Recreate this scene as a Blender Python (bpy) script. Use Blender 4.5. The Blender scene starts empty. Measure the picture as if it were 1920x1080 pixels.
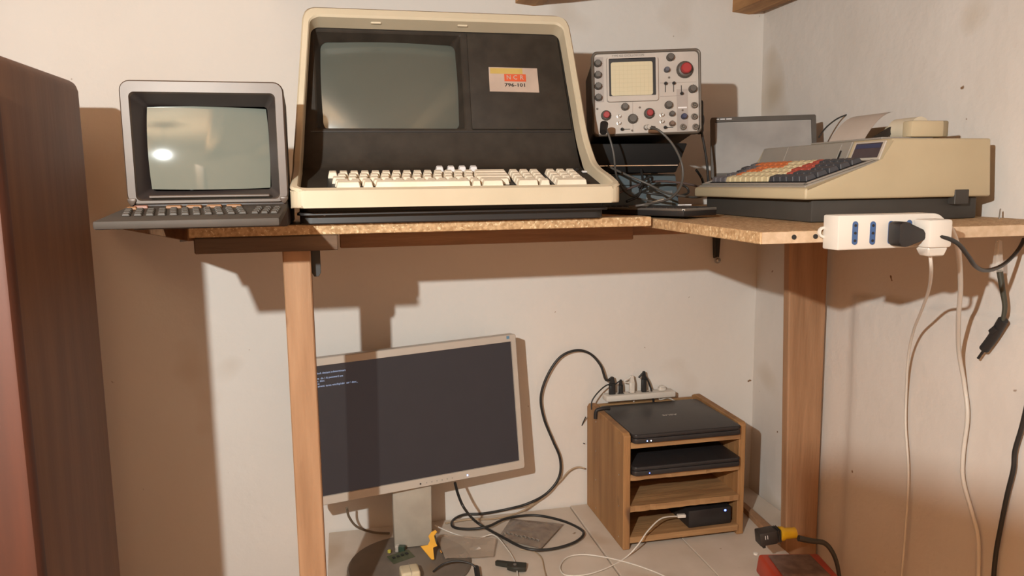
import bpy, bmesh, math, random
from mathutils import Vector, Matrix
random.seed(4)
R = math.radians
S = bpy.context.scene
C = S.collection

# ------------------------------------------------------------------ camera
cam = bpy.data.cameras.new('camera')
cam.sensor_width = 36.0
cam.lens = 36.0 * 1440.0 / 1920.0
cam.clip_start = 0.02
co = bpy.data.objects.new('camera', cam)
C.objects.link(co)
yw, pt, rl = R(12.6), R(7.8), R(-0.72)
fwd = Vector((math.sin(yw) * math.cos(pt), math.cos(yw) * math.cos(pt), -math.sin(pt)))
rt = Vector((math.cos(yw), -math.sin(yw), 0))
up = rt.cross(fwd)
r2 = rt * math.cos(rl) + up * math.sin(rl)
u2 = up * math.cos(rl) - rt * math.sin(rl)
m = Matrix((r2, u2, -fwd)).transposed().to_4x4()
m.translation = Vector((-1.2, -2.05, 1.67))
co.matrix_world = m
S.camera = co

# ------------------------------------------------------------------ light and exposure
w = bpy.data.worlds.new('night')
S.world = w
w.use_nodes = True
w.node_tree.nodes['Background'].inputs[0].default_value = (0.03, 0.025, 0.02, 1)
w.node_tree.nodes['Background'].inputs[1].default_value = 1.0
ld = bpy.data.lights.new('bulb_light', 'POINT')
ld.energy = 137.0
ld.color = (1.0, 1.03, 0.985)
ld.shadow_soft_size = 0.013
lo = bpy.data.objects.new('bulb_light', ld)
lo.location = (-1.68, -2.18, 1.99)
C.objects.link(lo)
S.view_settings.view_transform = 'Standard'
S.view_settings.look = 'None'
S.view_settings.gamma = 1.0
S.view_settings.exposure = 0.0
S.view_settings.use_curve_mapping = False
S.cycles.use_denoising = True
S.cycles.max_bounces = 10
S.cycles.diffuse_bounces = 6
S.cycles.sample_clamp_indirect = 6.0

# ------------------------------------------------------------------ materials
MATS = {}
def mat(name, col, rough=0.6, metal=0.0, col2=None, scale=20.0, lo=0.35, hi=0.65, stretch=(1, 1, 1), bump=0.0, bscale=None,
        spec=0.5, emit=None, estr=0.0, alpha=1.0, trans=0.0, detail=4.0, coat=0.0):
    if name in MATS:
        return MATS[name]
    ma = bpy.data.materials.new(name)
    ma.use_nodes = True
    nt = ma.node_tree
    b = nt.nodes['Principled BSDF']
    b.inputs['Base Color'].default_value = (*col, 1)
    b.inputs['Roughness'].default_value = rough
    b.inputs['Metallic'].default_value = metal
    b.inputs['Specular IOR Level'].default_value = spec
    b.inputs['Coat Weight'].default_value = coat
    b.inputs['Transmission Weight'].default_value = trans
    b.inputs['Alpha'].default_value = alpha
    if emit:
        b.inputs['Emission Color'].default_value = (*emit, 1)
        b.inputs['Emission Strength'].default_value = estr
    tc = nt.nodes.new('ShaderNodeTexCoord')
    mp = nt.nodes.new('ShaderNodeMapping')
    mp.inputs['Scale'].default_value = stretch
    nt.links.new(tc.outputs['Object'], mp.inputs['Vector'])
    if col2 is None:
        col2 = tuple(c * 0.86 for c in col)
    n = nt.nodes.new('ShaderNodeTexNoise')
    n.inputs['Scale'].default_value = scale
    n.inputs['Detail'].default_value = detail
    nt.links.new(mp.outputs[0], n.inputs['Vector'])
    cr = nt.nodes.new('ShaderNodeValToRGB')
    cr.color_ramp.elements[0].position = lo
    cr.color_ramp.elements[1].position = hi
    cr.color_ramp.elements[0].color = (*col2, 1)
    cr.color_ramp.elements[1].color = (*col, 1)
    nt.links.new(n.outputs['Fac'], cr.inputs[0])
    nt.links.new(cr.outputs[0], b.inputs['Base Color'])
    if bump > 0:
        n2 = nt.nodes.new('ShaderNodeTexNoise')
        n2.inputs['Scale'].default_value = bscale or scale * 3
        n2.inputs['Detail'].default_value = 5
        nt.links.new(mp.outputs[0], n2.inputs['Vector'])
        bu = nt.nodes.new('ShaderNodeBump')
        bu.inputs['Strength'].default_value = bump
        bu.inputs['Distance'].default_value = 0.004
        nt.links.new(n2.outputs['Fac'], bu.inputs['Height'])
        nt.links.new(bu.outputs[0], b.inputs['Normal'])
    MATS[name] = ma
    return ma

def speckle(ma, col, scale, thr, width=0.03, stretch=None, seed=0.0):
    """lay small marks with a shape of their own over a material's colour"""
    nt = ma.node_tree
    b = nt.nodes['Principled BSDF']
    src = b.inputs['Base Color'].links[0].from_socket
    tc = [x for x in nt.nodes if x.type == 'TEX_COORD'][0]
    mp = nt.nodes.new('ShaderNodeMapping')
    mp.inputs['Location'].default_value = (seed, seed * 1.7, seed * .6)
    if stretch:
        mp.inputs['Scale'].default_value = stretch
    nt.links.new(tc.outputs['Object'], mp.inputs['Vector'])
    n = nt.nodes.new('ShaderNodeTexNoise')
    n.inputs['Scale'].default_value = scale
    n.inputs['Detail'].default_value = 2
    nt.links.new(mp.outputs[0], n.inputs['Vector'])
    mr = nt.nodes.new('ShaderNodeMapRange')
    mr.inputs['From Min'].default_value = thr
    mr.inputs['From Max'].default_value = thr + width
    nt.links.new(n.outputs['Fac'], mr.inputs['Value'])
    mx = nt.nodes.new('ShaderNodeMix')
    mx.data_type = 'RGBA'
    nt.links.new(mr.outputs[0], mx.inputs[0])
    nt.links.new(src, mx.inputs[6])
    mx.inputs[7].default_value = (*col, 1)
    nt.links.new(mx.outputs[2], b.inputs['Base Color'])
    return ma

M_wall = mat('limewashed_plaster', (.74, .70, .655), .92, col2=(.69, .645, .595), scale=2.2, lo=.3, hi=.7, bump=.35, bscale=38, spec=.2)
speckle(M_wall, (.22, .13, .07), 34, .775, .02)
speckle(M_wall, (.58, .50, .42), 3.1, .66, .12, seed=3)
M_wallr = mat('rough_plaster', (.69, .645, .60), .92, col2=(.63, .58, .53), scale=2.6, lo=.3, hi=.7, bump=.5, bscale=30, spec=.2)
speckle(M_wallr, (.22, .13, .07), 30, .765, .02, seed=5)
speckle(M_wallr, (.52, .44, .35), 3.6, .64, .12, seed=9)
M_floor = mat('terracotta', (.52, .32, .19), .7, col2=(.40, .23, .13), scale=6, bump=.2)
M_ceil = mat('ceiling_wood', (.72, .50, .30), .7, col2=(.60, .39, .22), scale=5, stretch=(1, 9, 9), bump=.2)
M_beam = mat('rafter_wood', (.50, .27, .11), .75, col2=(.33, .16, .06), scale=7, stretch=(5, .7, 5), bump=.4)
M_chip = mat('chipboard', (.52, .34, .18), .75, col2=(.34, .20, .09), scale=130, lo=.36, hi=.6, bump=.35, bscale=150)
speckle(M_chip, (.66, .50, .30), 190, .60, .05, seed=2)
M_lam = mat('chipboard_edge_band', (.60, .45, .31), .6, col2=(.50, .36, .23), scale=90, bump=.1)
M_pine = mat('post_timber', (.40, .23, .125), .7, col2=(.28, .15, .075), scale=5, lo=.25, hi=.75, stretch=(9, 9, .8), bump=.35, bscale=18)
speckle(M_pine, (.17, .09, .05), 9, .70, .05, stretch=(1, 1, .7), seed=4)
M_apron = mat('apron_timber', (.26, .14, .07), .7, col2=(.17, .085, .04), scale=5, stretch=(.8, 9, 9), bump=.3, bscale=18)  # timber tone lowered for the shade under the shelf front
M_rack = mat('rack_wood', (.40, .215, .085), .65, col2=(.25, .12, .045), scale=4, lo=.3, hi=.7, stretch=(7, 7, .8), bump=.35, bscale=20)
speckle(M_rack, (.12, .06, .03), 13, .70, .05, stretch=(1, 1, .35), seed=6)
M_rackh = mat('rack_shelf_wood', (.43, .25, .11), .65, col2=(.25, .13, .055), scale=6, lo=.28, hi=.72, stretch=(.9, 9, 9), bump=.35, bscale=20)
M_ward = mat('dark_varnish_wood', (.185, .085, .038), .55, col2=(.145, .062, .026), scale=4, stretch=(7, 7, .6), bump=.1)
M_wardd = mat('red_varnish_wood', (.085, .022, .008), .6, col2=(.055, .015, .006), scale=4, stretch=(7, 7, .6), bump=.1)
M_panelw = mat('wood_panelling', (.62, .40, .23), .7, col2=(.50, .31, .17), scale=5, stretch=(6, 6, .7), bump=.1)
M_table = mat('tabletop_panel', (.62, .54, .46), .55, col2=(.55, .47, .39), scale=9, bump=.05)
speckle(M_table, (.30, .20, .12), 26, .74, .03, seed=1)
speckle(M_table, (.48, .38, .29), 5, .62, .1, seed=7)
M_steel = mat('steel', (.55, .53, .50), .35, .9)
M_chrome = mat('chrome', (.75, .73, .70), .18, 1.0)
M_blackm = mat('black_painted_metal', (.022, .02, .019), .5)
M_beige = mat('beige_shell', (.52, .45, .33), .55, col2=(.47, .405, .29), scale=8, bump=.04, bscale=260)
M_beige2 = mat('warm_beige_shell', (.50, .415, .27), .5, col2=(.46, .375, .24), scale=8, bump=.03, bscale=260)
M_brown = mat('dark_brown_panel', (.034, .026, .019), .7, col2=(.024, .018, .013), spec=.28, scale=30, bump=.06, bscale=420)
M_black = mat('black_plastic', (.018, .016, .016), .45)
M_blackr = mat('black_rubber', (.020, .019, .019), .55)
M_key = mat('cream_key', (.74, .67, .55), .5, col2=(.68, .60, .47), scale=40)
M_keyw = mat('white_key', (.74, .72, .72), .5)
M_crt = mat('crt_glass', (.088, .096, .082), .16, col2=(.080, .088, .075), scale=6, spec=.7, coat=.3)
M_crt2 = mat('crt_glass_pale', (.150, .165, .143), .055, col2=(.140, .155, .133), scale=6, spec=.6)
M_sfr = mat('bronze_frame', (.090, .062, .046), .42, .12)
M_sbd = mat('small_terminal_dark', (.040, .030, .028), .5)
M_skb = mat('small_terminal_keyboard', (.052, .042, .034), .7)
M_mkey = mat('small_terminal_key', (.050, .041, .033), .6)
M_orange = mat('amber_key', (.24, .11, .04), .55)  # amber dimmed in the colour for the shadow over these keys

# ------------------------------------------------------------------ geometry helpers
class MB:
    def __init__(s):
        s.bm = bmesh.new()
    def add(s, vs, fs, M=None):
        v = [s.bm.verts.new((M @ Vector(p)) if M else Vector(p)) for p in vs]
        out = []
        for f in fs:
            try:
                out.append(s.bm.faces.new([v[i] for i in f]))
            except ValueError:
                pass
        return v, out
    def box(s, a, b, M=None, bev=0.0, seg=2):
        x0, y0, z0 = a; x1, y1, z1 = b
        vs = [(x0,y0,z0),(x1,y0,z0),(x1,y1,z0),(x0,y1,z0),(x0,y0,z1),(x1,y0,z1),(x1,y1,z1),(x0,y1,z1)]
        v, f = s.add(vs, [(0,3,2,1),(4,5,6,7),(0,1,5,4),(1,2,6,5),(2,3,7,6),(3,0,4,7)], M)
        if bev > 0:
            es = list({e for q in f for e in q.edges})
            bmesh.ops.bevel(s.bm, geom=es, offset=bev, segments=seg, profile=0.5, affect='EDGES')
        return s
    def hexa(s, vs, M=None, bev=0.0, seg=2):
        """eight corners: bottom ring then top ring"""
        v, f = s.add(vs, [(0,3,2,1),(4,5,6,7),(0,1,5,4),(1,2,6,5),(2,3,7,6),(3,0,4,7)], M)
        if bev > 0:
            bmesh.ops.bevel(s.bm, geom=list({e for q in f for e in q.edges}), offset=bev, segments=seg, profile=0.5, affect='EDGES')
        return s
    def prism(s, poly, h0, h1, axis='z', M=None, bev=0.0, seg=2):
        n = len(poly)
        def P(a, b, h):
            return {'z': (a, b, h), 'y': (a, h, b), 'x': (h, a, b)}[axis]
        vs = [P(a, b, h0) for a, b in poly] + [P(a, b, h1) for a, b in poly]
        fs = [tuple(range(n))[::-1], tuple(range(n, 2 * n))] + [(i, (i + 1) % n, n + (i + 1) % n, n + i) for i in range(n)]
        v, f = s.add(vs, fs, M)
        if bev > 0:
            bmesh.ops.bevel(s.bm, geom=list({e for q in f for e in q.edges}), offset=bev, segments=seg, profile=0.5, affect='EDGES')
        return s
    def lathe(s, prof, n=20, M=None, squash=1.0):
        vs = []; fs = []
        for r, z in prof:
            for k in range(n):
                a = 2 * math.pi * k / n
                vs.append((r * math.cos(a), r * math.sin(a) * squash, z))
        for i in range(len(prof) - 1):
            for k in range(n):
                fs.append((i*n+k, i*n+(k+1) % n, (i+1)*n+(k+1) % n, (i+1)*n+k))
        fs.append(tuple(range(n))[::-1])
        fs.append(tuple(range((len(prof)-1)*n, len(prof)*n)))
        s.add(vs, fs, M)
        return s
    def tube(s, pts, r, n=8, sub=6, M=None, r_end=None):
        P = smooth(pts, sub)
        N = len(P); vs = []; fs = []
        t0 = (P[1] - P[0]).normalized()
        nx = t0.orthogonal().normalized()
        for i in range(N):
            t = (P[min(i+1, N-1)] - P[max(i-1, 0)]).normalized()
            nx = (nx - t * nx.dot(t)).normalized()
            bx = t.cross(nx)
            rr = r if r_end is None else r + (r_end - r) * i / (N - 1)
            for k in range(n):
                a = 2 * math.pi * k / n
                vs.append(P[i] + nx * (math.cos(a) * rr) + bx * (math.sin(a) * rr))
        for i in range(N - 1):
            for k in range(n):
                fs.append((i*n+k, i*n+(k+1) % n, (i+1)*n+(k+1) % n, (i+1)*n+k))
        fs.append(tuple(range(n))[::-1]); fs.append(tuple(range((N-1)*n, N*n)))
        s.add(vs, fs, M)
        return s
    def grid(s, fn, nu, nv, M=None, skip=None):
        vs = [fn(i / nu, j / nv) for j in range(nv + 1) for i in range(nu + 1)]
        fs = [(j*(nu+1)+i, j*(nu+1)+i+1, (j+1)*(nu+1)+i+1, (j+1)*(nu+1)+i) for j in range(nv) for i in range(nu)
              if not (skip and skip(i, j))]
        s.add(vs, fs, M)
        return s
    def build(s, name, m, parent=None, smooth=None, label=None, kind=None, rec=True):
        if rec:
            bmesh.ops.recalc_face_normals(s.bm, faces=s.bm.faces)
        me = bpy.data.meshes.new(name)
        s.bm.to_mesh(me); s.bm.free()
        me.materials.append(m)
        if smooth is not None:
            me.polygons.foreach_set('use_smooth', [True] * len(me.polygons))
            me.set_sharp_from_angle(angle=R(smooth))
        o = bpy.data.objects.new(name, me)
        C.objects.link(o)
        if parent:
            o.parent = parent
        if label: o['label'] = label
        if kind: o['kind'] = kind
        return o

def smooth(pts, sub):
    P = [Vector(p) for p in pts]
    if len(P) < 3 or sub < 2:
        return P
    out = []
    for i in range(len(P) - 1):
        a = P[max(i-1, 0)]; b = P[i]; c = P[i+1]; d = P[min(i+2, len(P)-1)]
        for k in range(sub):
            t = k / sub
            out.append(0.5 * ((2*b) + (c - a)*t + (2*a - 5*b + 4*c - d)*t*t + (3*b - a - 3*c + d)*t**3))
    out.append(P[-1])
    return out

def thing(name, label, cat, loc=(0, 0, 0), rot=(0, 0, 0), group=None):
    o = bpy.data.objects.new(name, None)
    C.objects.link(o)
    o.location = loc; o.rotation_euler = rot
    o.empty_display_size = .05
    o['label'] = label; o['category'] = cat
    if group: o['group'] = group
    return o
def tag(o, label, cat, group=None):
    o['label'] = label; o['category'] = cat
    if group: o['group'] = group
    return o
def dup(o, name=None):
    c = o.copy(); C.objects.link(c)
    return c
def text(body, size, m, parent, M, name='lettering', ext=0.0004, align='CENTER', xs=1.0, label=None, bold=0.0):
    cu = bpy.data.curves.new(name, 'FONT')
    cu.body = body; cu.size = size; cu.extrude = ext; cu.align_x = align; cu.align_y = 'CENTER'
    cu.offset = bold
    cu.resolution_u = 2
    cu.materials.append(m)
    o = bpy.data.objects.new(name, cu)
    C.objects.link(o)
    o.parent = parent
    o.matrix_local = M @ Matrix.Diagonal((xs, 1, 1, 1))
    me = bpy.data.meshes.new_from_object(o)
    q = bpy.data.objects.new(name, me); C.objects.link(q); q.parent = parent
    q.matrix_local = M @ Matrix.Diagonal((xs, 1, 1, 1))
    bpy.data.objects.remove(o); o = q
    if label: o['label'] = label
    return o
T = Matrix.Translation
def RX(a): return Matrix.Rotation(R(a), 4, 'X')
def RY(a): return Matrix.Rotation(R(a), 4, 'Y')
def RZ(a): return Matrix.Rotation(R(a), 4, 'Z')
def rrect(w, h, r, n=5, cx=0, cy=0):
    out = []
    for sx, sy, a0 in ((1, -1, -90), (1, 1, 0), (-1, 1, 90), (-1, -1, 180)):
        for k in range(n + 1):
            a = R(a0 + 90 * k / n)
            out.append((cx + sx * (w/2 - r) + r * math.cos(a), cy + sy * (h/2 - r) + r * math.sin(a)))
    return out
def ring(mb, A, B, M=None):
    """bridge two loops of 3-D points of equal length"""
    n = len(A)
    mb.add(list(A) + list(B), [(i, (i+1) % n, n + (i+1) % n, n + i) for i in range(n)], M)

# ------------------------------------------------------------------ the room
def struct(o):
    o['kind'] = 'structure'
    return o
def wall_grid(name, fn, nu, nv, m):
    mb = MB(); mb.grid(fn, nu, nv)
    o = mb.build(name, m, rec=False, smooth=60)
    return struct(o)
ZC = 2.30
from mathutils import noise
def bumpy(x, y, s=1.0):
    return noise.noise(Vector((x * 2.3, y * 2.3, s))) * .004 + noise.noise(Vector((x * 7, y * 7, s + 4))) * .0015
struct(MB().box((-3.2, 0, 0), (.1, .12, ZC + .1)).build('wall_back_core', M_wall)).name = 'wall_back'
o = MB(); o.grid(lambda u, v: (-3.2 + 3.2 * u, -.006 + bumpy(3.2 * u, ZC * v), ZC * v), 90, 66)
f = o.build('plaster', M_wall, bpy.data.objects['wall_back'], smooth=60)
struct(MB().box((0.02, -3.7, 0), (.14, 0.0, ZC + .1)).build('wall_right', M_wallr))
# the plaster coat of the right wall: thicker above an irregular lip, a smoother pilaster beside the corner post
def rwall(u, v):
    y = -3.7 * u; z = ZC * v
    x = bumpy(y, z, 7) * 1.6 - .002
    lip = 1.395 + .045 * max(0, -y - .45) * 1.0 + .008 * noise.noise(Vector((y * 18, 3, 1)))
    k = min(1, max(0, (lip - z) / .006))
    c = min(1, max(0, (-y - .45) / .02))
    x += -.010 * k * c
    return (x, y, z)
o = MB(); o.grid(rwall, 240, 320)
o.build('plaster', M_wallr, bpy.data.objects['wall_right'], smooth=60)
struct(MB().box((-3.32, -3.7, 0), (-3.2, 0.12, ZC + .1)).build('wall_left', M_panelw))
struct(MB().box((-3.32, -3.82, 0), (.14, -3.7, ZC + .1)).build('wall_front', M_panelw))
struct(MB().box((-3.32, -3.82, -.1), (.14, .12, 0)).build('floor', M_floor))
fl = bpy.data.objects['floor']
# terracotta tiles laid over the floor slab
tile_me = None
for i in range(10):
    for j in range(11):
        if tile_me is None:
            q = MB().box((-.16, -.16, -.0), (.16, .16, .012), bev=.003, seg=1).build('tile', M_floor, fl)
            tile_me = q.data
        else:
            q = bpy.data.objects.new('tile', tile_me); C.objects.link(q); q.parent = fl
        q.location = (-3.03 + i * .328 , -.17 - j * .33, 0)
struct(MB().box((-3.32, -3.82, ZC + .1), (.14, .12, ZC + .14)).build('ceiling', M_ceil))
ce = bpy.data.objects['ceiling']
for i in range(17):
    MB().box((-3.2, -3.7 + i * .2177 + .002, ZC + .078), (.02, -3.7 + (i+1) * .2177 - .002, ZC + .099), bev=.002, seg=1).build('plank', M_ceil, ce)
for k, x0 in enumerate((-.725 - .62 * 3 , -.725 - .62 * 2, -.725 - .62, -.725, -.100)):
    mb = MB(); nn = 14; x1 = x0 + .092
    # an irregular rafter with chipped underside where it enters the wall
    sec = []
    for j in range(nn + 1):
        y = -.004 - 3.69 * (j / nn) ** 1.6
        ch = .012 * noise.noise(Vector((k * 3.1, j * 1.7, 0)))
        dz = .010 * noise.noise(Vector((k, j * .9, 5)))
        sec.append([(x0 + ch * .5, y, 2.136 + abs(dz)), (x0 + .05, y, 2.131 + dz * .3), (x1 - .018 + ch, y, 2.134 + dz), (x1 + ch * .4, y, 2.152),
                    (x1, y, ZC + .075), (x0, y, ZC + .075)])
    vs = [p for s_ in sec for p in s_]; L_ = 6
    fs = [(j*L_+i, j*L_+(i+1) % L_, (j+1)*L_+(i+1) % L_, (j+1)*L_+i) for j in range(nn) for i in range(L_)]
    fs += [tuple(range(L_)), tuple(range(nn*L_, (nn+1)*L_))[::-1]]
    mb.add(vs, fs)
    struct(mb.build('ceiling_beam', M_beam))

# ------------------------------------------------------------------ wardrobe at the left
wd = thing('wardrobe', 'tall dark brown wooden wardrobe against the wall at the far left edge', 'wardrobe', (-1.69, -.33, 0.013), (0, 0, R(-1.6)))
mb = MB(); mb.box((-.62, -.62, 0), (0, 0, 1.868), bev=.022, seg=4)
mb.build('carcass', M_ward, wd, smooth=40)
MB().box((-.60, -.665, .06), (.108, -.632, 1.835), bev=.006, seg=2).build('door', M_wardd, wd, smooth=40, label='redder door edge standing proud of the side')
mb = MB(); mb.lathe([(.004, 0), (.004, .02), (.013, .026), (.015, .034), (.009, .042)], 14, T((-.06, -.655, .95)) @ RX(90)); mb.build('knob', M_steel, wd, smooth=40)

# ------------------------------------------------------------------ the L-shaped chipboard shelf
ZS = 1.602
sh = thing('wall_shelf', 'L-shaped chipboard shelf on timber posts carrying the old terminals', 'shelf')
mb = MB(); mb.prism([(-1.45, -.66), (-.612, -.66), (-.612, -.012), (-1.45, -.012)], ZS - .018, ZS, bev=.0012, seg=1)
mb.build('board', M_chip, sh, label='chipboard along the back wall with a chipped orange-brown edge')
ZF = ZS - .0080
mb = MB(); mb.hexa([(-.600, -1.035, ZF - .018), (-.012, -1.035, ZF - .018), (-.012, -.012, ZS - .018), (-.610, -.012, ZS - .018), (-.600, -1.035, ZF), (-.012, -1.035, ZF), (-.012, -.012, ZS), (-.610, -.012, ZS)], bev=.0012, seg=1)
mb.build('board', M_chip, sh, label='chipboard along the right wall')
mb = MB(); mb.box((-.598, -1.0368, ZF - .0175), (-.014, -1.0352, ZF - .0005))
mb.build('edge_band', M_lam, sh, label='paler end face with drilled dowel holes')
for p in ((-0.5468, -1.0370, 1.5930), (-0.5114, -1.0370, 1.5921)):
    mb = MB(); mb.lathe([(.0037, 0), (.0037, .0015), (.0028, .0016)], 12, T((p[0], -1.0365, ZF - .0085)) @ RX(90)); mb.build('dowel_hole', M_black, sh, smooth=40)
mb = MB(); mb.prism([(-1.452, -.655), (-1.40, -.60), (-1.452, -.012), (-1.74, -.012), (-1.74, -.05)], ZS - .024, ZS - .001, bev=.002, seg=1)
mb.build('extension_board', M_apron, sh, label='dark skewed board end beyond the chipboard')
MB().box((-1.442, -.662, 1.556), (-1.203, -.644, ZS - .0185), bev=.002, seg=1).build('fascia', mat('shade_darkened_timber', (.12, .072, .042), .75, col2=(.085, .048, .028), scale=5, stretch=(.8, 9, 9), bump=.3, bscale=18), sh)  # fascia colour darkened to stand in for shade on its face
MB().box((-1.20, -.50, 1.546), (-.585, -.46, ZS - .0185), bev=.002, seg=1).build('beam', M_apron, sh)
MB().box((-.60, -.46, 1.552), (-.14, -.42, ZS - .022), bev=.002, seg=1).build('cross_beam', M_apron, sh)
MB().box((-.60, -.0555, 1.552), (-.14, -.014, ZS - .0195), bev=.002, seg=1).build('wall_batten', M_apron, sh)
mb = MB(); mb.box((-1.300, -.6435, 0.013), (-1.252, -.598, 1.583), bev=.002, seg=1)
mb.build('post', M_pine, sh, label='slim front post with knots and dark stains')
mb = MB(); mb.hexa([(-.088, -.370, .013), (-.013, -.370, .013), (-.013, -.342, .013), (-.088, -.342, .013), (-.128, -.370, 1.578), (-.020, -.370, 1.578), (-.020, -.342, 1.578), (-.128, -.342, 1.578)], bev=.003, seg=1)
mb.build('post', M_pine, sh, label='thick post against the right wall')
# hardware
mb = MB(); mb.prism([(-1.252, 1.583), (-1.236, 1.583), (-1.236, 1.512), (-1.240, 1.505), (-1.248, 1.505), (-1.252, 1.512)], -.615, -.610, 'y', bev=.0005, seg=1)
mb.build('strap', M_blackm, sh, smooth=40, label='short black strap hanging beside the slim post')
p = (-0.1413, -0.0300, 1.4430)
br = MB().prism([(p[0]-.011, 1.551), (p[0]+.012, 1.551), (p[0]+.006, 1.447), (p[0]-.006, 1.447)], -.030, -.014, 'y', bev=.001, seg=1).build('bracket', M_blackm, sh, label='black bracket under the corner')
mb = MB(); mb.lathe([(.0095, 0), (.0095, .003), (.0055, .0035), (.0055, .008), (.004, .009)], 16, T((p[0], -.030, 1.442)) @ RX(90)); mb.build('bolt', M_steel, br, smooth=40)
# grey tape over the board end
MB().box((-.021, -.001, -.018), (.021, .001, .020), T((-1.4757, -0.5200, 1.5877)) @ RZ(58) , bev=.0004, seg=1).build('tape', mat('grey_tape', (.20, .19, .19), .5), sh)

# ------------------------------------------------------------------ workbench table below
tb = thing('work_table', 'light panelled work table in the corner under the shelf', 'table')
ZT = .74
MB().prism([(-1.262, -.016), (-.583, -.016), (-.583, -.585), (-1.262, -.585)], ZT - .022, ZT - .002, bev=.0015, seg=1).build('top_panel', M_table, tb)
MB().prism([(-.580, -.014), (-.358, -.014), (-.358, -.75), (-.580, -.75)], ZT - .022, ZT, bev=.0015, seg=1).build('top_panel', M_table, tb)
MB().prism([(-.356, -.014), (-.014, -.014), (-.014, -.335), (-.135, -.335), (-.135, -.75), (-.356, -.75)], ZT - .022, ZT, bev=.0015, seg=1).build('top_panel', M_table, tb)
for x, y in ((-1.22, -.10), (-1.22, -.53), (-.18, -.70), (-.18, -.10)):
    MB().box((x - .025, y - .025, .013), (x + .025, y + .025, ZT - .023), bev=.002, seg=1).build('leg', M_pine, tb)
MB().box((-1.19, -.545, ZT - .10), (-.21, -.520, ZT - .0225), bev=.002, seg=1).build('apron', M_pine, tb)
tag(MB().prism([(-.118, -.15), (-.100, -.15), (-.112, -.335), (-.138, -.335)], ZT + .0005, ZT + .016, bev=.001, seg=1).build('wooden_batten', M_pine), 'short brown batten lying on the table right of the wooden rack', 'batten')
# an unseen board, added beside the camera to cast the lower right wall shadow
tag(MB().hexa([(-1.375, -1.86, .013), (-1.425, -2.04, .013), (-1.445, -2.035, .013), (-1.395, -1.855, .013), (-1.375, -1.86, 1.806), (-1.425, -2.04, 1.862), (-1.445, -2.035, 1.862), (-1.395, -1.855, 1.806)], bev=.002, seg=1).build('shadow_plank', M_pine), 'unseen upright plank with a slanted top, added to shade the lower right wall', 'plank')

# ------------------------------------------------------------------ the lamp
lp = thing('ceiling_lamp', 'small bare bulb hanging on its cord from the ceiling', 'lamp', (-1.68, -2.18, 0))
mb = MB(); mb.tube([(0, 0, 2.375), (.004, 0, 2.2), (0, 0, 2.055)], .003, 8); mb.build('cord', M_black, lp, smooth=50)
mb = MB(); mb.lathe([(.004, 2.058), (.014, 2.052), (.016, 2.02), (.012, 2.008), (.004, 2.006)][::-1], 16); mb.build('socket', M_black, lp, smooth=40)

# ------------------------------------------------------------------ shared key mesh
KEYS = {}
def key(w, d, h, m, M, parent, name='key', taper=.0028, label=None):
    k = (round(w, 4), round(d, 4), round(h, 4), m.name, taper)
    if k not in KEYS:
        a, b = w/2, d/2; t = taper
        mb = MB()
        mb.hexa([(-a,-b,0),(a,-b,0),(a,b,0),(-a,b,0),(-a+t,-b+t*.6,h),(a-t,-b+t*.6,h),(a-t,b-t*1.2,h*1.05),(-a+t,b-t*1.2,h*1.05)], bev=min(.0009, w*.08), seg=1)
        o = mb.build(name, m, parent); KEYS[k] = o.data
    else:
        o = bpy.data.objects.new(name, KEYS[k]); C.objects.link(o); o.parent = parent
    o.matrix_local = M
    if label: o['label'] = label
    return o

# ------------------------------------------------------------------ the big beige terminal
te = thing('computer_terminal', 'large beige computer terminal with dark panel, green-grey screen and built-in cream keyboard', 'terminal', (-.989, -.74, ZS + .0005))
PR = [(.000, .058), (.004, .0625), (.05, .078), (.11, .094), (.145, .111), (.168, .137), (.184, .165), (.195, .200), (.203, .235), (.216, .285), (.228, .335), (.241, .382), (.247, .402)]
PRs = [Vector((0, a, b)) for a, b in PR]
cum = [0]
for a, b in zip(PRs, PRs[1:]): cum.append(cum[-1] + (b - a).length)
SM = cum[-1]
def pr(s):
    s = max(0, min(SM, s))
    for i in range(len(cum) - 1):
        if s <= cum[i+1] + 1e-9:
            t = (s - cum[i]) / (cum[i+1] - cum[i])
            a, b, c, d = PRs[max(i-1, 0)], PRs[i], PRs[i+1], PRs[min(i+2, len(PRs)-1)]
            p = 0.5*((2*b) + (c-a)*t + (2*a-5*b+4*c-d)*t*t + (3*b-a-3*c+d)*t**3)
            return p
def prn(s):
    d = (pr(s + .004) - pr(s - .004)).normalized()
    return Vector((0, d.z, -d.y))
def hw(z): return .288 - max(0, z - .12) / .28 * .027
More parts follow.
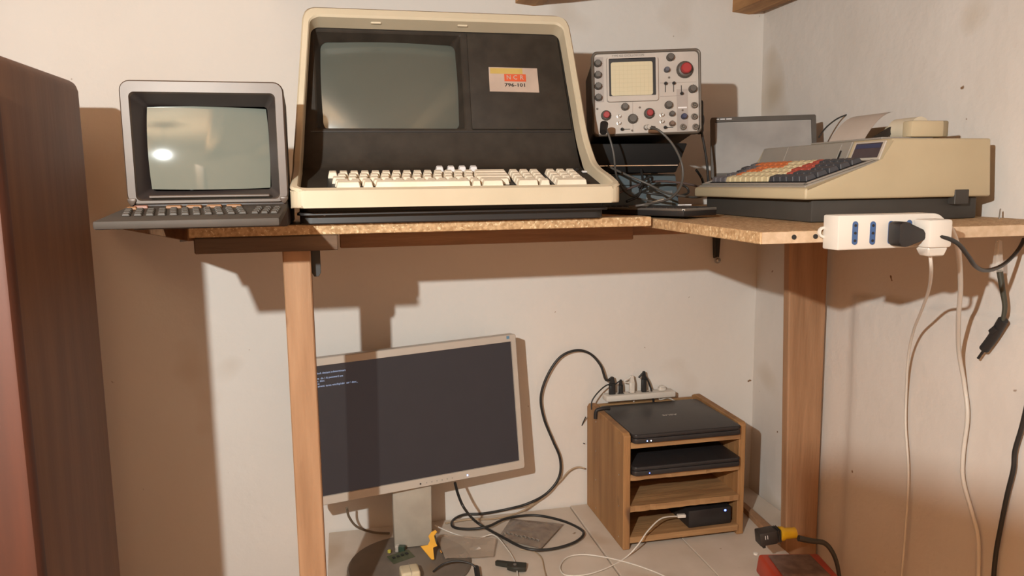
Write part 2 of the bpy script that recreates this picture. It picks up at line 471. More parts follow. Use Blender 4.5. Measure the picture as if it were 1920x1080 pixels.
def tloop(side, bot, top, rad, dep):
    """a loop on the sloping front: inset from the sides, the lip and the top, pushed in by dep"""
    out = []
    def P(xo, s, sg):
        q = pr(s); n = prn(s)
        return Vector((sg * (hw(q.z) - side - xo), q.y + n.y * dep, q.z + n.z * dep))
    s0, s1 = bot, SM - top
    for k in range(11):
        t = k / 10 * 2 - 1
        q = pr(s0); n = prn(s0); out.append(Vector((t * (hw(q.z) - side - rad), q.y + n.y*dep, q.z + n.z*dep)))
    for k in range(1, 6):
        a = R(90 * k / 6); out.append(P(rad * (1 - math.sin(a)), s0 + rad * (1 - math.cos(a)), 1))
    for k in range(41):
        out.append(P(0, s0 + rad + (s1 - s0 - 2*rad) * k / 40, 1))
    for k in range(1, 6):
        a = R(90 * k / 6); out.append(P(rad * (1 - math.cos(a)), s1 - rad * (1 - math.sin(a)), 1))
    for k in range(11):
        t = 1 - k / 10 * 2
        q = pr(s1); n = prn(s1); out.append(Vector((t * (hw(q.z) - side - rad), q.y + n.y*dep, q.z + n.z*dep)))
    for k in range(1, 6):
        a = R(90 * k / 6); out.append(P(rad * (1 - math.sin(a)), s1 - rad * (1 - math.cos(a)), -1))
    for k in range(41):
        out.append(P(0, s1 - rad - (s1 - s0 - 2*rad) * k / 40, -1))
    for k in range(1, 6):
        a = R(90 * k / 6); out.append(P(rad * (1 - math.cos(a)), s0 + rad * (1 - math.sin(a)), -1))
    return out
mb = MB()
O0 = tloop(0, 0, 0, .026, .004); O1 = tloop(.003, .003, .003, .024, 0)
I1 = tloop(.012, .009, .016, .018, 0); I2 = tloop(.014, .010, .019, .017, .003); I3 = tloop(.015, .012, .024, .016, .036)
ring(mb, O0, O1); ring(mb, O1, I1); ring(mb, I1, I2); ring(mb, I2, I3)
Bk = [Vector((p.x * .985, .50, max(.058, p.z * .97))) for p in O0]
Md = [Vector((p.x, max(p.y + .02, .26), p.z + .006 if p.z > .3 else p.z)) for p in O0]
ring(mb, O0, Md); ring(mb, Md, Bk)
mb.add(Bk, [tuple(range(len(Bk)))])
mb.prism(rrect(.576, .50, .022, 5, 0, .25), .030, .0595, 'z', bev=.004, seg=2)
mb.build('housing', M_beige, te, smooth=35)
# two moulded clips under the top rim
for x in (-.125, .045):
    q = pr(SM - .018)
    MB().box((-.010, 0, -.010), (.010, .012, .002), T((x, q.y + .012, q.z)), bev=.001, seg=1).build('clip', M_beige, te)
# black base
mb = MB(); mb.prism(rrect(.555, .44, .02, 4, 0, .285), .0, .030, 'z', bev=.002, seg=1)
mb.prism(rrect(.562, .46, .02, 4, 0, .275), .016, .021, 'z', bev=.001, seg=1)
mb.build('base', M_black, te, smooth=35)
MB().lathe([(.0025, 0), (.0025, .002), (.001, .003)], 10, T((-.235, .062, .017)) @ RX(90)).build('screw', M_steel, te, smooth=40)
# dark front panel: keyboard deck curving up
Q = smooth([(0, .009, .044), (0, .07, .0605), (0, .13, .077), (0, .185, .092), (0, .208, .103), (0, .222, .125), (0, .2315, .158)], 6)
pan = MB()
def deckf(u, v):
    i = min(len(Q) - 1, int(round(v * (len(Q) - 1)))); p = Q[i]
    return Vector(((u * 2 - 1) * (hw(p.z) - .0145), p.y, p.z))
pan.grid(deckf, 8, len(Q) - 1)
UPM = T((0, .2315, .158)) @ RX(-12.9)
VT = .238
def hp(v): return hw(.158 + v * .975) - .0145
HX0, HX1, HV0, HV1 = -.246, .046, .016, .214
pan.add([(-hp(0), 0, 0), (hp(0), 0, 0), (hp(HV0), 0, HV0), (-hp(HV0), 0, HV0)], [(0, 1, 2, 3)], UPM)
pan.add([(-hp(HV0), 0, HV0), (HX0, 0, HV0), (HX0, 0, HV1), (-hp(HV1), 0, HV1)], [(0, 1, 2, 3)], UPM)
pan.add([(HX1, 0, HV0), (hp(HV0), 0, HV0), (hp(HV1), 0, HV1), (HX1, 0, HV1)], [(0, 1, 2, 3)], UPM)
pan.add([(-hp(HV1), 0, HV1), (hp(HV1), 0, HV1), (hp(VT), 0, VT), (-hp(VT), 0, VT)], [(0, 1, 2, 3)], UPM)
# funnel of the screen opening
def rr3(x0, x1, v0, v1, r, y, n=4):
    return [Vector((a, y, b)) for a, b in rrect(x1 - x0, v1 - v0, r, n, (x0+x1)/2, (v0+v1)/2)]
fA = rr3(HX0, HX1, HV0, HV1, .002, 0); fB = rr3(HX0 + .003, HX1 - .003, HV0 + .003, HV1 - .003, .004, .003)
fC = rr3(-.233, .036, .024, .202, .014, .030)
ring(pan, fA, fB, UPM); ring(pan, fB, fC, UPM)
pan.build('front_panel', M_brown, te, smooth=30)
def crt(x0, x1, z0, z1, y, bulge, mb, M, pw=.16, n=20):
    def f(u, v):
        a, b = u*2-1, v*2-1
        # barrel-shaped outline
        x = (x0+x1)/2 + (x1-x0)/2 * a * (1 - .025 * b * b); z = (z0+z1)/2 + (z1-z0)/2 * b * (1 - .03 * a * a)
        return Vector((x, y - bulge * (1 - (a*a + b*b) / 2), z))
    mb.grid(f, n, n, M)
mb = MB(); crt(-.236, .039, .020, .206, .034, .014, mb, UPM); mb.build('screen', M_crt, te, smooth=60, rec=False)
MB().prism([(.056, .016), (hp(.016) - .004, .016), (hp(.214) - .004, .214), (.056, .214)], -.005, .001, 'y', UPM, bev=.002, seg=2).build('cover_plate', M_brown, te, smooth=30, label='raised plain cover beside the screen')
MB().box((-hp(.012) + .012, -.0016, .0105), (hp(.012) - .006, .001, .0125), UPM).build('seam', M_black, te)
mb = MB(); mb.box((-hp(VT) + .004, -.0035, .2185), (hp(VT) - .002, .001, .2205), UPM); mb.build('seam', M_black, te)
# badge
M_badge = mat('badge_metal', (.52, .42, .35), .35, .25, col2=(.46, .37, .31), scale=30)
bd = MB().prism([(.096, .093), (.199, .092), (.1975, .143), (.0965, .1435)], -.0075, -.005, 'y', UPM, bev=.0004, seg=1).build('badge', M_badge, te, label='metal name badge with red and black lettering')
MB().box((.099, -.0079, .130), (.166, -.0074, .1415), UPM).build('stripe', mat('badge_gold', (.55, .40, .12), .4, .2), bd)
M_red = mat('badge_red', (.55, .09, .03), .5)
TXM = UPM @ T((.149, -.0079, .1215)) @ RX(90)
MB().box((-.0225, -.0002, -.0002), (.0225, .0002, .0150), UPM @ T((.150, -.0077, .1145))).build('logo_block', M_red, bd)
for i, ch in enumerate('NCR'):
    text(ch, .0125, M_badge, bd, UPM @ T((.1365 + i * .0135, -.0081, .1222)) @ RX(90), ext=.0001, bold=.0002)
text('796-101', .0100, M_black, bd, UPM @ T((.1495, -.0079, .1065)) @ RX(90), ext=.0001, xs=1.35, bold=.0002)
# keyboard
DM = T((0, .0093, .0445)) @ RX(15.3)
kb = MB(); kb.box((-.229, .045, -.004), (.106, .147, .001), DM); kb.box((.1075, .045, -.004), (.170, .147, .001), DM); kb.box((.177, .045, -.004), (.246, .147, .001), DM)
kbo = kb.build('keyboard', M_black, te)
rows = [.060, .0788, .0976, .1164, .1352]
def K(x0, x1, row, m=M_key, h=.011):
    key(x1 - x0 - .0014, .0176, h, m, DM @ T(((x0+x1)/2, row, .001)), kbo)
for a, b in ((-.214, -.171), (-.168, -.149), (-.147, .023), (.024, .042), (.043, .083)): K(a, b, rows[0], h=.0125)
p_ = .0192
for r_, off, n in ((1, -.216, 13), (2, -.221, 13), (3, -.212, 13), (4, -.228, 14)):
    x = off
    if r_ in (1, 2): K(x, x + .027, rows[r_]); x += .027
    for i in range(n - (1 if r_ in (1, 2) else 0)): K(x, x + p_, rows[r_]); x += p_
    if x < .095: K(x, .104 if r_ != 1 else .098, rows[r_])
for i in range(4): key(.0165, .016, .012, M_keyw, DM @ T((-.020 + i * .0218, .163, .001)), kbo)
for x0 in (.108, .181):
    for r_ in range(5):
        sh_ = 0
        if r_ == 0:
            if x0 < .15: K(x0, x0 + .040, rows[0], h=.0125); K(x0 + .042, x0 + .062, rows[0], h=.0125)
            else: K(x0, x0 + .060, rows[0], h=.0125)
        else:
            for i in range(3): K(x0 + i * .0202 , x0 + (i+1) * .0202, rows[r_])
MB().lathe([(.006, 0), (.006, .002), (.0035, .003), (.0035, .001)], 16, DM @ T((.258, .178, 0))).build('lock', M_black, te, smooth=40)
MB().box((-.005, -.004, 0), (.005, .004, .003), DM @ T((.268, .158, 0)), bev=.001, seg=1).build('indicator', M_keyw, te)

# ------------------------------------------------------------------ the small folding terminal
st = thing('videotex_terminal', 'small dark brown videotex terminal with pale screen and fold-down keyboard', 'terminal', (-1.403, -.72, ZS + .0006))
mb = MB()
def uloop(w_, z0, z1, r, y):
    return [Vector((a, y, b)) for a, b in rrect(w_, z1 - z0, r, 5, 0, (z0 + z1) / 2)]
L0 = uloop(.247, .040, .234, .016, .012); L1 = uloop(.247, .040, .234, .016, 0.003); L1b = uloop(.243, .042, .232, .014, 0)
L2 = uloop(.220, .046, .216, .008, .0); L3 = uloop(.217, .048, .214, .008, .006)
ring(mb, L0, L1); ring(mb, L1, L1b); ring(mb, L1b, L2); ring(mb, L2, L3)
mb.build('frame', M_sfr, st, smooth=35)
for s in (-1, 1):
    MB().prism([(s*.1225, .050), (s*.1225, .046), (s*.119, .040), (s*.116, .038), (s*.113, .040), (s*.1095, .046), (s*.1095, .050)][::s], -.004, .010, 'y', bev=.0015, seg=2).build('frame_foot', M_sfr, st, smooth=35)
mb = MB()
B1 = uloop(.217, .048, .214, .008, .006); B2 = uloop(.188, .062, .198, .006, .040)
ring(mb, B1, B2)
C0 = uloop(.2465, .0395, .2335, .016, .012); C1 = uloop(.242, .02, .225, .02, .10); C2 = uloop(.19, .02, .17, .03, .24)
ring(mb, C0, C1); ring(mb, C1, C2); mb.add(C2, [tuple(range(len(C2)))])
mb.box((-.121, .004, 0.0), (.121, .20, .045), bev=.004, seg=2)
mb.build('housing', M_sbd, st, smooth=35)
mb = MB(); crt(-.094, .094, -.068, .068, 0, .008, mb, T((0, .040, .130)) @ RZ(5.6) @ RX(-5.2)); mb.build('screen', M_crt2, st, smooth=60, rec=False)
MB().box((-.090, -.006, .050), (.094, .008, .0545), bev=.0012, seg=1).build('trim_bar', M_sfr, st)
KM = T((0, -.004, .041)) @ RX(4.6)
kb = MB(); kb.box((-.122, -.190, -.015), (.121, 0, -.003), KM, bev=.003, seg=2)
kbo = kb.build('keyboard', M_skb, st, smooth=35)
def SK(x, y, w_=.012, m=M_mkey, d=.0085, label=None): key(w_, d, .0045, m, KM @ T((x, y, -.003)), kbo, taper=.0014, label=label)
for i in range(4): SK(-.046 + i * .0295, -.040, .024, M_orange, .013)
SK(-.095, -.034, .022, mat('dusty_key', (.25, .11, .075), .5), .011); SK(-.104, -.052, .016, M_orange, .010)
for r_ in range(4):
    for i in range(11):
        SK(-.104 + i * .0158 + r_ * .004, -.070 - r_ * .022, .0115)
for i in range(3):
    MB().box((.077 + i * .0155, -.052, -.003), (.0790 + i * .0155, -.022, -.0022), KM).build('slot', M_black, kbo)
    for r_ in range(4): SK(.083 + i * .0135, -.070 - r_ * .022, .0105)

# ------------------------------------------------------------------ the oscilloscope
os_ = thing('oscilloscope', 'grey-faced old oscilloscope with red-capped knobs and blank cream screen', 'oscilloscope', (-.538, -.447, 1.859), (-.075, -.017, -.248))
os_.rotation_mode = 'XYZ'
os_.rotation_euler = (Matrix.Rotation(-.248, 3, 'Z') @ Matrix.Rotation(-.075, 3, 'X') @ Matrix.Rotation(-.017, 3, 'Y')).to_euler()
M_face = mat('oscilloscope_face', (.46, .41, .365), .5, .05, col2=(.41, .36, .32), scale=14)
M_frm = mat('oscilloscope_frame', (.17, .145, .12), .45, .3)
W2, H2 = .1175, .0905
def floop(w_, h_, r, y): return [Vector((a, y, b)) for a, b in rrect(w_, h_, r, 6)]
mb = MB()
a0 = floop(.235, .181, .012, .010); a1 = floop(.235, .181, .012, -.008); a2 = floop(.230, .176, .010, -.011); a3 = floop(.2265, .1725, .009, -.010); a4 = floop(.225, .171, .009, -.002)
for p, q in ((a0, a1), (a1, a2), (a2, a3), (a3, a4)): ring(mb, p, q)
mb.build('rim', M_frm, os_, smooth=35)
mb = MB(); mb.prism(rrect(.2255, .1715, .009, 6), -.002, .004, 'y')
mb.build('face_plate', M_face, os_)
mb = MB(); mb.prism(rrect(.226, .172, .010, 6), .004, .235, 'y', bev=.002, seg=1)
mb.build('case', mat('scope_case', (.045, .043, .042), .55), os_, smooth=35)
# screen bezel with its opening and the cream phosphor
mb = MB()
b0 = [Vector((a, -.002, b)) for a, b in rrect(.1115, .096, .005, 4, -.0295, .030)]
b1 = [Vector((a, -.008, b)) for a, b in rrect(.1095, .094, .005, 4, -.0295, .030)]
b2 = [Vector((a, -.008, b)) for a, b in rrect(.1005, .080, .0015, 4, -.030, .0345)]
ring(mb, b0, b1); ring(mb, b1, b2)
mb.build('bezel', M_face, os_, smooth=35)
mb = MB(); b3 = [Vector((a, -.0028, b)) for a, b in rrect(.1000, .0795, .0015, 4, -.030, .0345)]
b4 = [Vector((a, -.0028, b)) for a, b in rrect(.0895, .0710, .0045, 4, -.0305, .0318)]
ring(mb, b2, b3); ring(mb, b3, b4); mb.build('mask', M_black, os_)
MB().prism(rrect(.090, .0716, .0045, 4, -.0305, .0318), -.0030, -.0022, 'y').build('screen', mat('phosphor', (.57, .50, .34), .35, col2=(.54, .47, .32), scale=8), os_)
mb = MB()
for i in range(1, 10): mb.box((-.0755 + i * .009 - .0001, -.0033, -.0037), (-.0755 + i * .009 + .0001, -.00305, .0673))
for i in range(1, 8): mb.box((-.0755, -.0033, -.0040 + i * .009 - .0001), (.0145, -.00305, -.0040 + i * .009 + .0001))
mb.build('graticule', mat('graticule_ink', (.45, .39, .26), .5), os_)
text('TYPE 422 OSCILLOSCOPE', .0062, M_frm, os_, T((-.038, -.0024, .0812)) @ RX(90), ext=.0001)
M_knob = mat('grey_brown_knob', (.095, .082, .070), .5)
M_kred = mat('red_knob', (.33, .030, .032), .4)
def knob(x, z, r, m=M_knob, h=.014, red=0.0, label=None):
    mb = MB(); prof = [(r*1.12, 0), (r*1.12, .002), (r, .004), (r * .93, h * .85), (r * .8, h)]
    mb.lathe(prof, 18, T((x, -.002, z)) @ RX(90))
    for k in range(12):
        a = k * math.pi / 6
        mb.box((-.0006, -.0006, .004), (.0006, .0006, h * .85), T((x, -.002, z)) @ RX(90) @ Matrix.Translation((r*.97*math.cos(a), r*.97*math.sin(a), 0)))
    o = mb.build('knob', m, os_, smooth=40, label=label)
    if red:
        MB().lathe([(red, h), (red, h + .003), (red * .96, h + red * 1.0), (red * .8, h + red * 1.15)], 16, T((x, -.002, z)) @ RX(90)).build('cap', M_kred, o, smooth=40)
    return o
for i in range(4): knob(-.1040, .0658 - i * .0242, .0070)
knob(.0837, .0470, .0165, h=.010, red=.0115, label='largest knob with a red cap')
knob(.0524, .0740, .0075); knob(.0443, .0475, .0052, mat('blue_grey_knob', (.085, .085, .105), .5)); knob(.0993, .0050, .0078)
knob(-.0878, -.0455, .0100, h=.008, red=.0072, label='knob with a red cap'); knob(.0058, -.0440, .0105, h=.008, red=.0072, label='knob with a red cap')
knob(-.0472, -.0285, .0072); knob(-.0304, -.0545, .0095, h=.012); knob(.0472, -.0275, .0076)
knob(.0540, -.0466, .0052); knob(.0537, -.0676, .0052, mat('tan_knob', (.16, .10, .07), .5)); knob(.0799, -.0530, .0056, mat('dark_blue_knob', (.04, .045, .10), .5))
def bnc(x, z, r, m=M_steel, name='connector'):
    mb = MB(); mb.lathe([(r * 1.25, 0), (r * 1.25, .001), (r, .0012), (r, .008), (r * .72, .008), (r * .72, .003), (r * .3, .003), (r * .3, .007), (r*.1, .007)], 16, T((x, -.002, z)) @ RX(90))
    return mb.build(name, m, os_, smooth=35)
for x, z in ((-.0602, -.0480), (-.0605, -.0626), (.0327, -.0482), (.0325, -.0623)): bnc(x, z, .0036)
for x, z in ((.1029, -.0296), (.1026, -.0540), (.0780, -.0755), (.1050, -.0760)): bnc(x, z, .0058, M_frm)
for x, z in ((-.1067, -.0306), (-.0147, -.0306), (.0495, .0313), (-.0319, -.0795), (.0775, -.0395)):
    MB().lathe([(.0021, 0), (.0021, .002), (.0012, .003)], 10, T((x, -.002, z)) @ RX(90)).build('screw', M_frm, os_, smooth=40)
for x, z, a in ((.0414, .0185, 0), (.0590, .0185, 0), (.0756, -.004, 180), (-.0542, -.0765, -90), (.0390, -.0755, -90)):
    mb = MB(); MT = T((x, -.002, z)) @ RY(a)
    mb.box((-.0007, -.0012, -.018), (.0007, 0, 0), MT); mb.lathe([(.0025, 0), (.0035, .003), (.0030, .009), (.0015, .011)], 10, MT @ RX(90)); 
    mb.build('lever', M_black, os_, smooth=40)
MB().box((.0680, -.0032, -.0352), (.0870, -.0019, -.0322)).build('tag', M_keyw, os_)
mb = MB()
for a in ((-.118+.008, -.002, -.0190, .030, .0006),): pass
mb.box((-.0302, -.0026, -.0830), (-.0296, -.0019, -.0180)); mb.box((.030, -.0026, .0200), (.108, -.0019, .0206)); mb.box((.030, -.0026, -.0085), (.075, -.0019, -.0079))
mb.build('print_lines', mat('panel_line', (.28, .23, .20), .6), os_)
M_pan2 = mat('panel_grey', (.36, .31, .28), .5)
MB().box((.0655, -.0024, -.0840), (.0895, -.0019, .0060)).build('panel_strip', M_pan2, os_)
MB().box((-.1120, -.0024, -.0165), (-.0915, -.0019, .0800)).build('panel_strip', M_pan2, os_)
# handle hub and bail on the right
mb = MB(); mb.lathe([(.017, 0), (.017, .010), (.012, .014)], 20, T((.1185, .045, -.055)) @ RY(90)); mb.prism([(-.072, .0), (-.030, .0), (-.026, .05), (-.040, .062), (-.074, .03)], .1190, .1290, 'x', bev=.002, seg=1) if False else None
mb.box((.120, .030, -.085), (.131, .062, -.012), bev=.005, seg=2)
mb.build('handle_hub', M_blackr, os_, smooth=40)
MB().tube([(.1275, .045, -.075), (.142, .060, -.14), (.150, .075, -.205)], .0028, 8).build('handle', M_blackm, os_, smooth=50)

# ------------------------------------------------------------------ the cash register
rg = thing('cash_register', 'beige electronic accounting machine with orange, cream and dark keys on a black base', 'cash register', (-.430, -.885, ZS + .0002), (0, 0, .015))
RD, RW = .375, .405
mb = MB()
prof = [(0, .033), (RD + .004, .033), (RD - .004, .136), (.166, .136), (.150, .097), (0, .052)]
def rp(y, ins):  # side profile at width y
    return [(x + (ins if i in (0, 5) else (-ins if i in (1, 2) else 0)), y, z) for i, (x, z) in enumerate(prof)]
A_ = rp(0, 0); B_ = rp(RW, 0)
mb.add(A_ + B_, [(0,1,2,3,4,5)[::-1], (6,7,8,9,10,11)] + [(i, (i+1) % 6, 6 + (i+1) % 6, 6 + i) for i in range(6)])
bmesh.ops.bevel(mb.bm, geom=list(mb.bm.edges), offset=.004, segments=3, profile=.5, affect='EDGES')
mb.build('housing', M_beige2, rg, smooth=35)
M_base = mat('register_base', (.050, .044, .038), .6)
mb = MB(); mb.hexa([(.022, .014, -.0064), (RD - .012, .014, -.0064), (RD - .012, RW - .014, -.0034), (.022, RW - .014, -.0034), (.022, .014, .0325), (RD - .012, .014, .0325), (RD - .012, RW - .014, .0325), (.022, RW - .014, .0325)], bev=.003, seg=2); mb.box((RD - .075, -.0015, .020), (RD - .045, .02, .046), bev=.001, seg=1)
mb.build('base', M_base, rg, smooth=35)
SL = T((0, 0, .052)) @ RY(-16.7)
M_rg = mat('register_grey', (.30, .27, .235), .5, col2=(.27, .245, .21), scale=10)
mb = MB(); mb.box((.006, .010, -.001), (.154, RW - .012, .003), SL, bev=.0012, seg=1)
for a, b in (((.010, .014, .003), (.150, .020, .006)), ((.010, RW - .022, .003), (.150, RW - .016, .006)), ((.010, .014, .003), (.016, RW - .016, .006))):
    mb.box(a, b, SL, bev=.001, seg=1)
mb.build('key_surround', M_rg, rg, smooth=35)
kbo = MB().box((.024, .030, .003), (.146, RW - .030, .0045), SL).build('keyboard', M_black, rg)
CK = {'c': mat('register_cream_key', (.66, .55, .33), .5), 'o': mat('register_orange_key', (.62, .17, .05), .5), 'r': mat('register_red_key', (.42, .07, .045), .5),
      'd': mat('register_dark_key', (.055, .055, .062), .5), 'g': mat('register_grey_key', (.13, .12, .13), .5)}
lay = ['ddddddccccccccggg', 'ddddrccccccccogg.', 'dddrrrcccccooogd.', 'ddddrrcccoooooggd', 'dddddrccccoooooog']
for r_, row in enumerate(lay):
    for c_, ch in enumerate(row):
        if ch == '.': continue
        key(.0215, .0185, .009, CK[ch], SL @ T((.036 + r_ * .0235, .042 + c_ * .0200, .0045)), kbo, taper=.003)
# riser with display
ang = math.degrees(math.atan2(.016, .039))
RS = T((.150, 0, .097)) @ RY(ang)
mb = MB(); mb.box((-.004, .098, .001), (.0005, RW - .010, .040), RS, bev=.001, seg=1); mb.box((-.0052, .125, .001), (-.003, .130, .036), RS, bev=.0005, seg=1)
mb.box((-.0048, .300, .002), (-.0035, RW - .016, .038), RS, bev=.0005, seg=1)
mb.build('riser_panel', M_rg, rg, smooth=35)
MB().box((-.0065, .118, .004), (-.0050, .121, .022), RS).build('slot', M_black, rg)
mb = MB(); mb.box((-.003, .010, .002), (.0005, .090, .038), RS, bev=.001, seg=1); mb.build('display_frame', mat('display_frame_beige', (.50, .44, .37), .5), rg, smooth=35)
MB().box((-.0040, .016, .006), (-.0028, .084, .034), RS).build('display_window', mat('display_window', (.075, .055, .058), .22, col2=(.055, .04, .045)), rg)
MB().box((-.0044, .018, .024), (-.0038, .082, .032), RS).build('display_band', mat('display_blue', (.045, .05, .10), .3), rg)
# printer on top
mb = MB(); mb.box((.168, .030, .136), (.275, .235, .1395), bev=.001, seg=1); mb.build('printer_plate', M_rg, rg)
mb = MB(); mb.grid(lambda u, v: (.190 + .050 * v + .012 * v * v, .105 + .105 * u, .139 + .052 * math.sin(v * 1.5)), 2, 10)
mb.grid(lambda u, v: (.1904 + .050 * v + .012 * v * v, .105 + .105 * u, .1386 + .052 * math.sin(v * 1.5)), 2, 10)
mb.build('paper', mat('till_paper', (.50, .43, .37), .7, col2=(.47, .40, .34)), rg, smooth=60)
mb = MB(); mb.lathe([(.006, 0), (.021, 0), (.021, .058), (.006, .058)], 28, T((.262, .048, .156)) @ RX(-90)); mb.build('paper_roll', mat('paper_roll', (.64, .56, .42), .7), rg, smooth=40)
mb = MB(); mb.box((.222, .022, .1395), (.300, .046, .168), bev=.003, seg=2); mb.box((.285, .022, .1395), (.300, .225, .168), bev=.003, seg=2)
mb.build('printer_cover', M_beige2, rg, smooth=35)
MB().prism([(.198, .1395), (.232, .1395), (.262, .1665), (.250, .1665)], .098, .103, 'y').build('tear_blade', M_brown, rg)
# small curved crank of cable leaving the back
# ------------------------------------------------------------------ the small flat monitor
Rt = lambda yaw, tilt, roll: (Matrix.Rotation(yaw, 3, 'Z') @ Matrix.Rotation(tilt, 3, 'X') @ Matrix.Rotation(roll, 3, 'Y')).to_euler()
sm = thing('small_monitor', 'small grey flat monitor with blank pale screen behind the cash register', 'monitor', (-.207, -.37, 1.748), Rt(-.363, -.232, -.009))
M_smf = mat('monitor_grey', (.105, .095, .085), .45, .2)
w_, h_ = .1215, .0745
mb = MB()
n0 = [Vector((a, .012, b)) for a, b in rrect(2*w_, 2*h_, .004, 3)]; n1 = [Vector((a, 0, b)) for a, b in rrect(2*w_, 2*h_, .004, 3)]
n2 = [Vector((a, 0, b)) for a, b in rrect(2*w_ - .020, 2*h_ - .023, .001, 3, 0, .0005)]; n3 = [Vector((a, .003, b)) for a, b in rrect(2*w_ - .022, 2*h_ - .025, .001, 3, 0, .0005)]
ring(mb, n0, n1); ring(mb, n1, n2); ring(mb, n2, n3); mb.add(n0, [tuple(range(len(n0)))])
mb.build('bezel', M_smf, sm, smooth=35)
MB().prism(rrect(2*w_ - .021, 2*h_ - .024, .001, 3, 0, .0005), .0025, .0035, 'y').build('screen', mat('lcd_painted_reflection', (.36, .345, .33), .3, col2=(.25, .24, .23), scale=9, lo=.3, hi=.62, spec=.6), sm)  # mottled light grey paints the reflection on the switched-off screen
MB().box((-.03, .0125, -.145), (.03, .022, .02), bev=.002, seg=1).build('stand', M_blackm, sm)
mb = MB()
for a, b in ((-.108, .006), (-.099, .011), (-.085, .013)): mb.box((a, -.0006, .0685), (a + b, 0, .0712))
mb.build('print_marks', M_keyw, sm)

# ------------------------------------------------------------------ black instrument and blue box under the oscilloscope
bi = thing('black_instrument', 'black tapered instrument case with a chrome strip under the oscilloscope', 'instrument', (-.555, -.400, 1.6885))
MB().hexa([(-.125, 0, 0), (.098, -.03, 0), (.098, .26, 0), (-.125, .26, 0), (-.135, -.012, .064), (.118, -.045, .064), (.118, .26, .064), (-.135, .26, .064)], bev=.003, seg=2).build('case', mat('instrument_black', (.010, .0095, .0095), .6, spec=.25), bi, smooth=35)
MB().hexa([(-.122, -.0065, .0150), (.0985, -.0370, .0150), (.0985, -.02, .0150), (-.122, .01, .0150), (-.122, -.0065, .0168), (.0985, -.0370, .0168), (.0985, -.02, .0168), (-.122, .01, .0168)]).build('chrome_strip', M_chrome, bi)
MB().prism(rrect(.012, .016, .004, 4, -.062, .042), -.0125, -.008, 'y').build('emblem', mat('dull_emblem', (.10, .11, .09), .4, .3), bi)
for x in (-.10, .08): MB().lathe([(.008, -.001), (.009, .004)], 12, T((x, .05, -.0008))).build('foot', M_blackr, bi)
bb = thing('blue_box', 'low blue-grey metal box under the black instrument, half hidden by cables', 'box', (-.530, -.385, ZS + .0006))
MB().hexa([(-.17, 0, 0), (.105, 0, 0), (.105, .28, 0), (-.17, .28, 0), (-.17, 0.004, .083), (.095, .004, .083), (.095, .28, .083), (-.17, .28, .083)], bev=.004, seg=2).build('case', mat('blue_grey_paint', (.105, .135, .150), .5, col2=(.085, .11, .125), scale=6), bb, smooth=35)
MB().box((-.17, -.001, .058), (.098, .003, .0595)).build('lid_seam', M_black, bb)
MB().prism([(.02, .010), (.085, .010), (.085, .045), (.02, .045)], -.0012, .001, 'y', bev=.0004, seg=1).build('panel', mat('pale_blue_panel', (.16, .18, .185), .5), bb)

# ------------------------------------------------------------------ compact keyboard lying on the corner of the shelf
a, b, c = Vector((-0.4496, -0.2428, 1.6180)), Vector((-0.6212, -0.8502, 1.6180)), Vector((-0.5095, -0.7421, 1.6180))
ck = thing('compact_keyboard', 'compact black keyboard with silver edge lying between the terminal and the register', 'keyboard', (-.566, -.580, ZS + .0004), (0, 0, R(-65)))
mb = MB(); mb.box((-.110, -.050, 0), (.110, .050, .013), bev=.002, seg=2); mb.build('body', M_black, ck, smooth=35)
mb = MB(); mb.box((-.108, -.0512, .0105), (.108, -.0465, .0150), bev=.0006, seg=1); mb.box((.1065, -.048, .0105), (.1112, .048, .0150), bev=.0006, seg=1)
mb.build('silver_edge', M_steel, ck)
for r_ in range(5):
    for c_ in range(12):
        key(.0158, .0158, .004, M_black, T((-.099 + c_ * .0172 + (r_ % 2) * .003, -.036 + r_ * .0175, .013)), ck, taper=.0012)
tag(MB().prism([(0, 0), (.018, .003), (.030, .000), (.034, .008), (.018, .012), (.004, .008)], 0, .002, 'z', T((-.535, -.610, ZS + .0185))).build('paper_scrap', M_keyw), 'small torn white scrap lying on the compact black keyboard', 'scrap')

# ------------------------------------------------------------------ probes and cables by the oscilloscope
M_cab = mat('grey_cable', (.085, .078, .070), .45)
M_cabk = mat('black_cable', (.022, .021, .020), .45)
def cable(name, pts, r, m, label, cat='cable', sub=8, group=None):
    o = MB().tube(pts, r, 8, sub).build(name, m, smooth=60)
    return tag(o, label, cat, group)
pb = thing('probe_lead', 'black probe lead plugged into the left connector of the oscilloscope', 'cable')
MB().tube([(-0.6503, -0.4950, 1.7812), (-0.6509, -0.5200, 1.7686), (-0.6428, -0.5300, 1.7302), (-0.6330, -0.5200, 1.6868), (-0.6059, -0.4800, 1.6588), (-0.5735, -0.4600, 1.6376), (-0.5172, -0.4600, 1.6227)], .0022, 8).build('wire', M_cab, pb, smooth=60)
MB().tube([(-0.6521, -0.5000, 1.7896), (-0.6596, -0.5150, 1.7711)], .0085, 12, r_end=.0075).build('plug', M_black, pb, smooth=50)
pc = thing('coaxial_lead', 'grey coaxial lead looping down from the middle connector of the oscilloscope', 'cable')
MB().tube([(-0.5577, -0.5100, 1.7815), (-0.5466, -0.5400, 1.7729), (-0.5198, -0.5500, 1.7431), (-0.4988, -0.5500, 1.7016), (-0.5039, -0.5600, 1.6631), (-0.5316, -0.5800, 1.6386), (-0.5659, -0.6000, 1.6288), (-0.6062, -0.6200, 1.6247), (-0.6341, -0.6000, 1.6194)], .0026, 8).build('wire', M_cab, pc, smooth=60)
MB().lathe([(.0058, 0), (.0058, .012), (.0046, .013), (.0046, .018)], 14, T((-0.5595, -0.5000, 1.7822)) @ RX(90)).build('plug', mat('bright_nickel', (.62, .60, .56), .45, .5), pc, smooth=40)
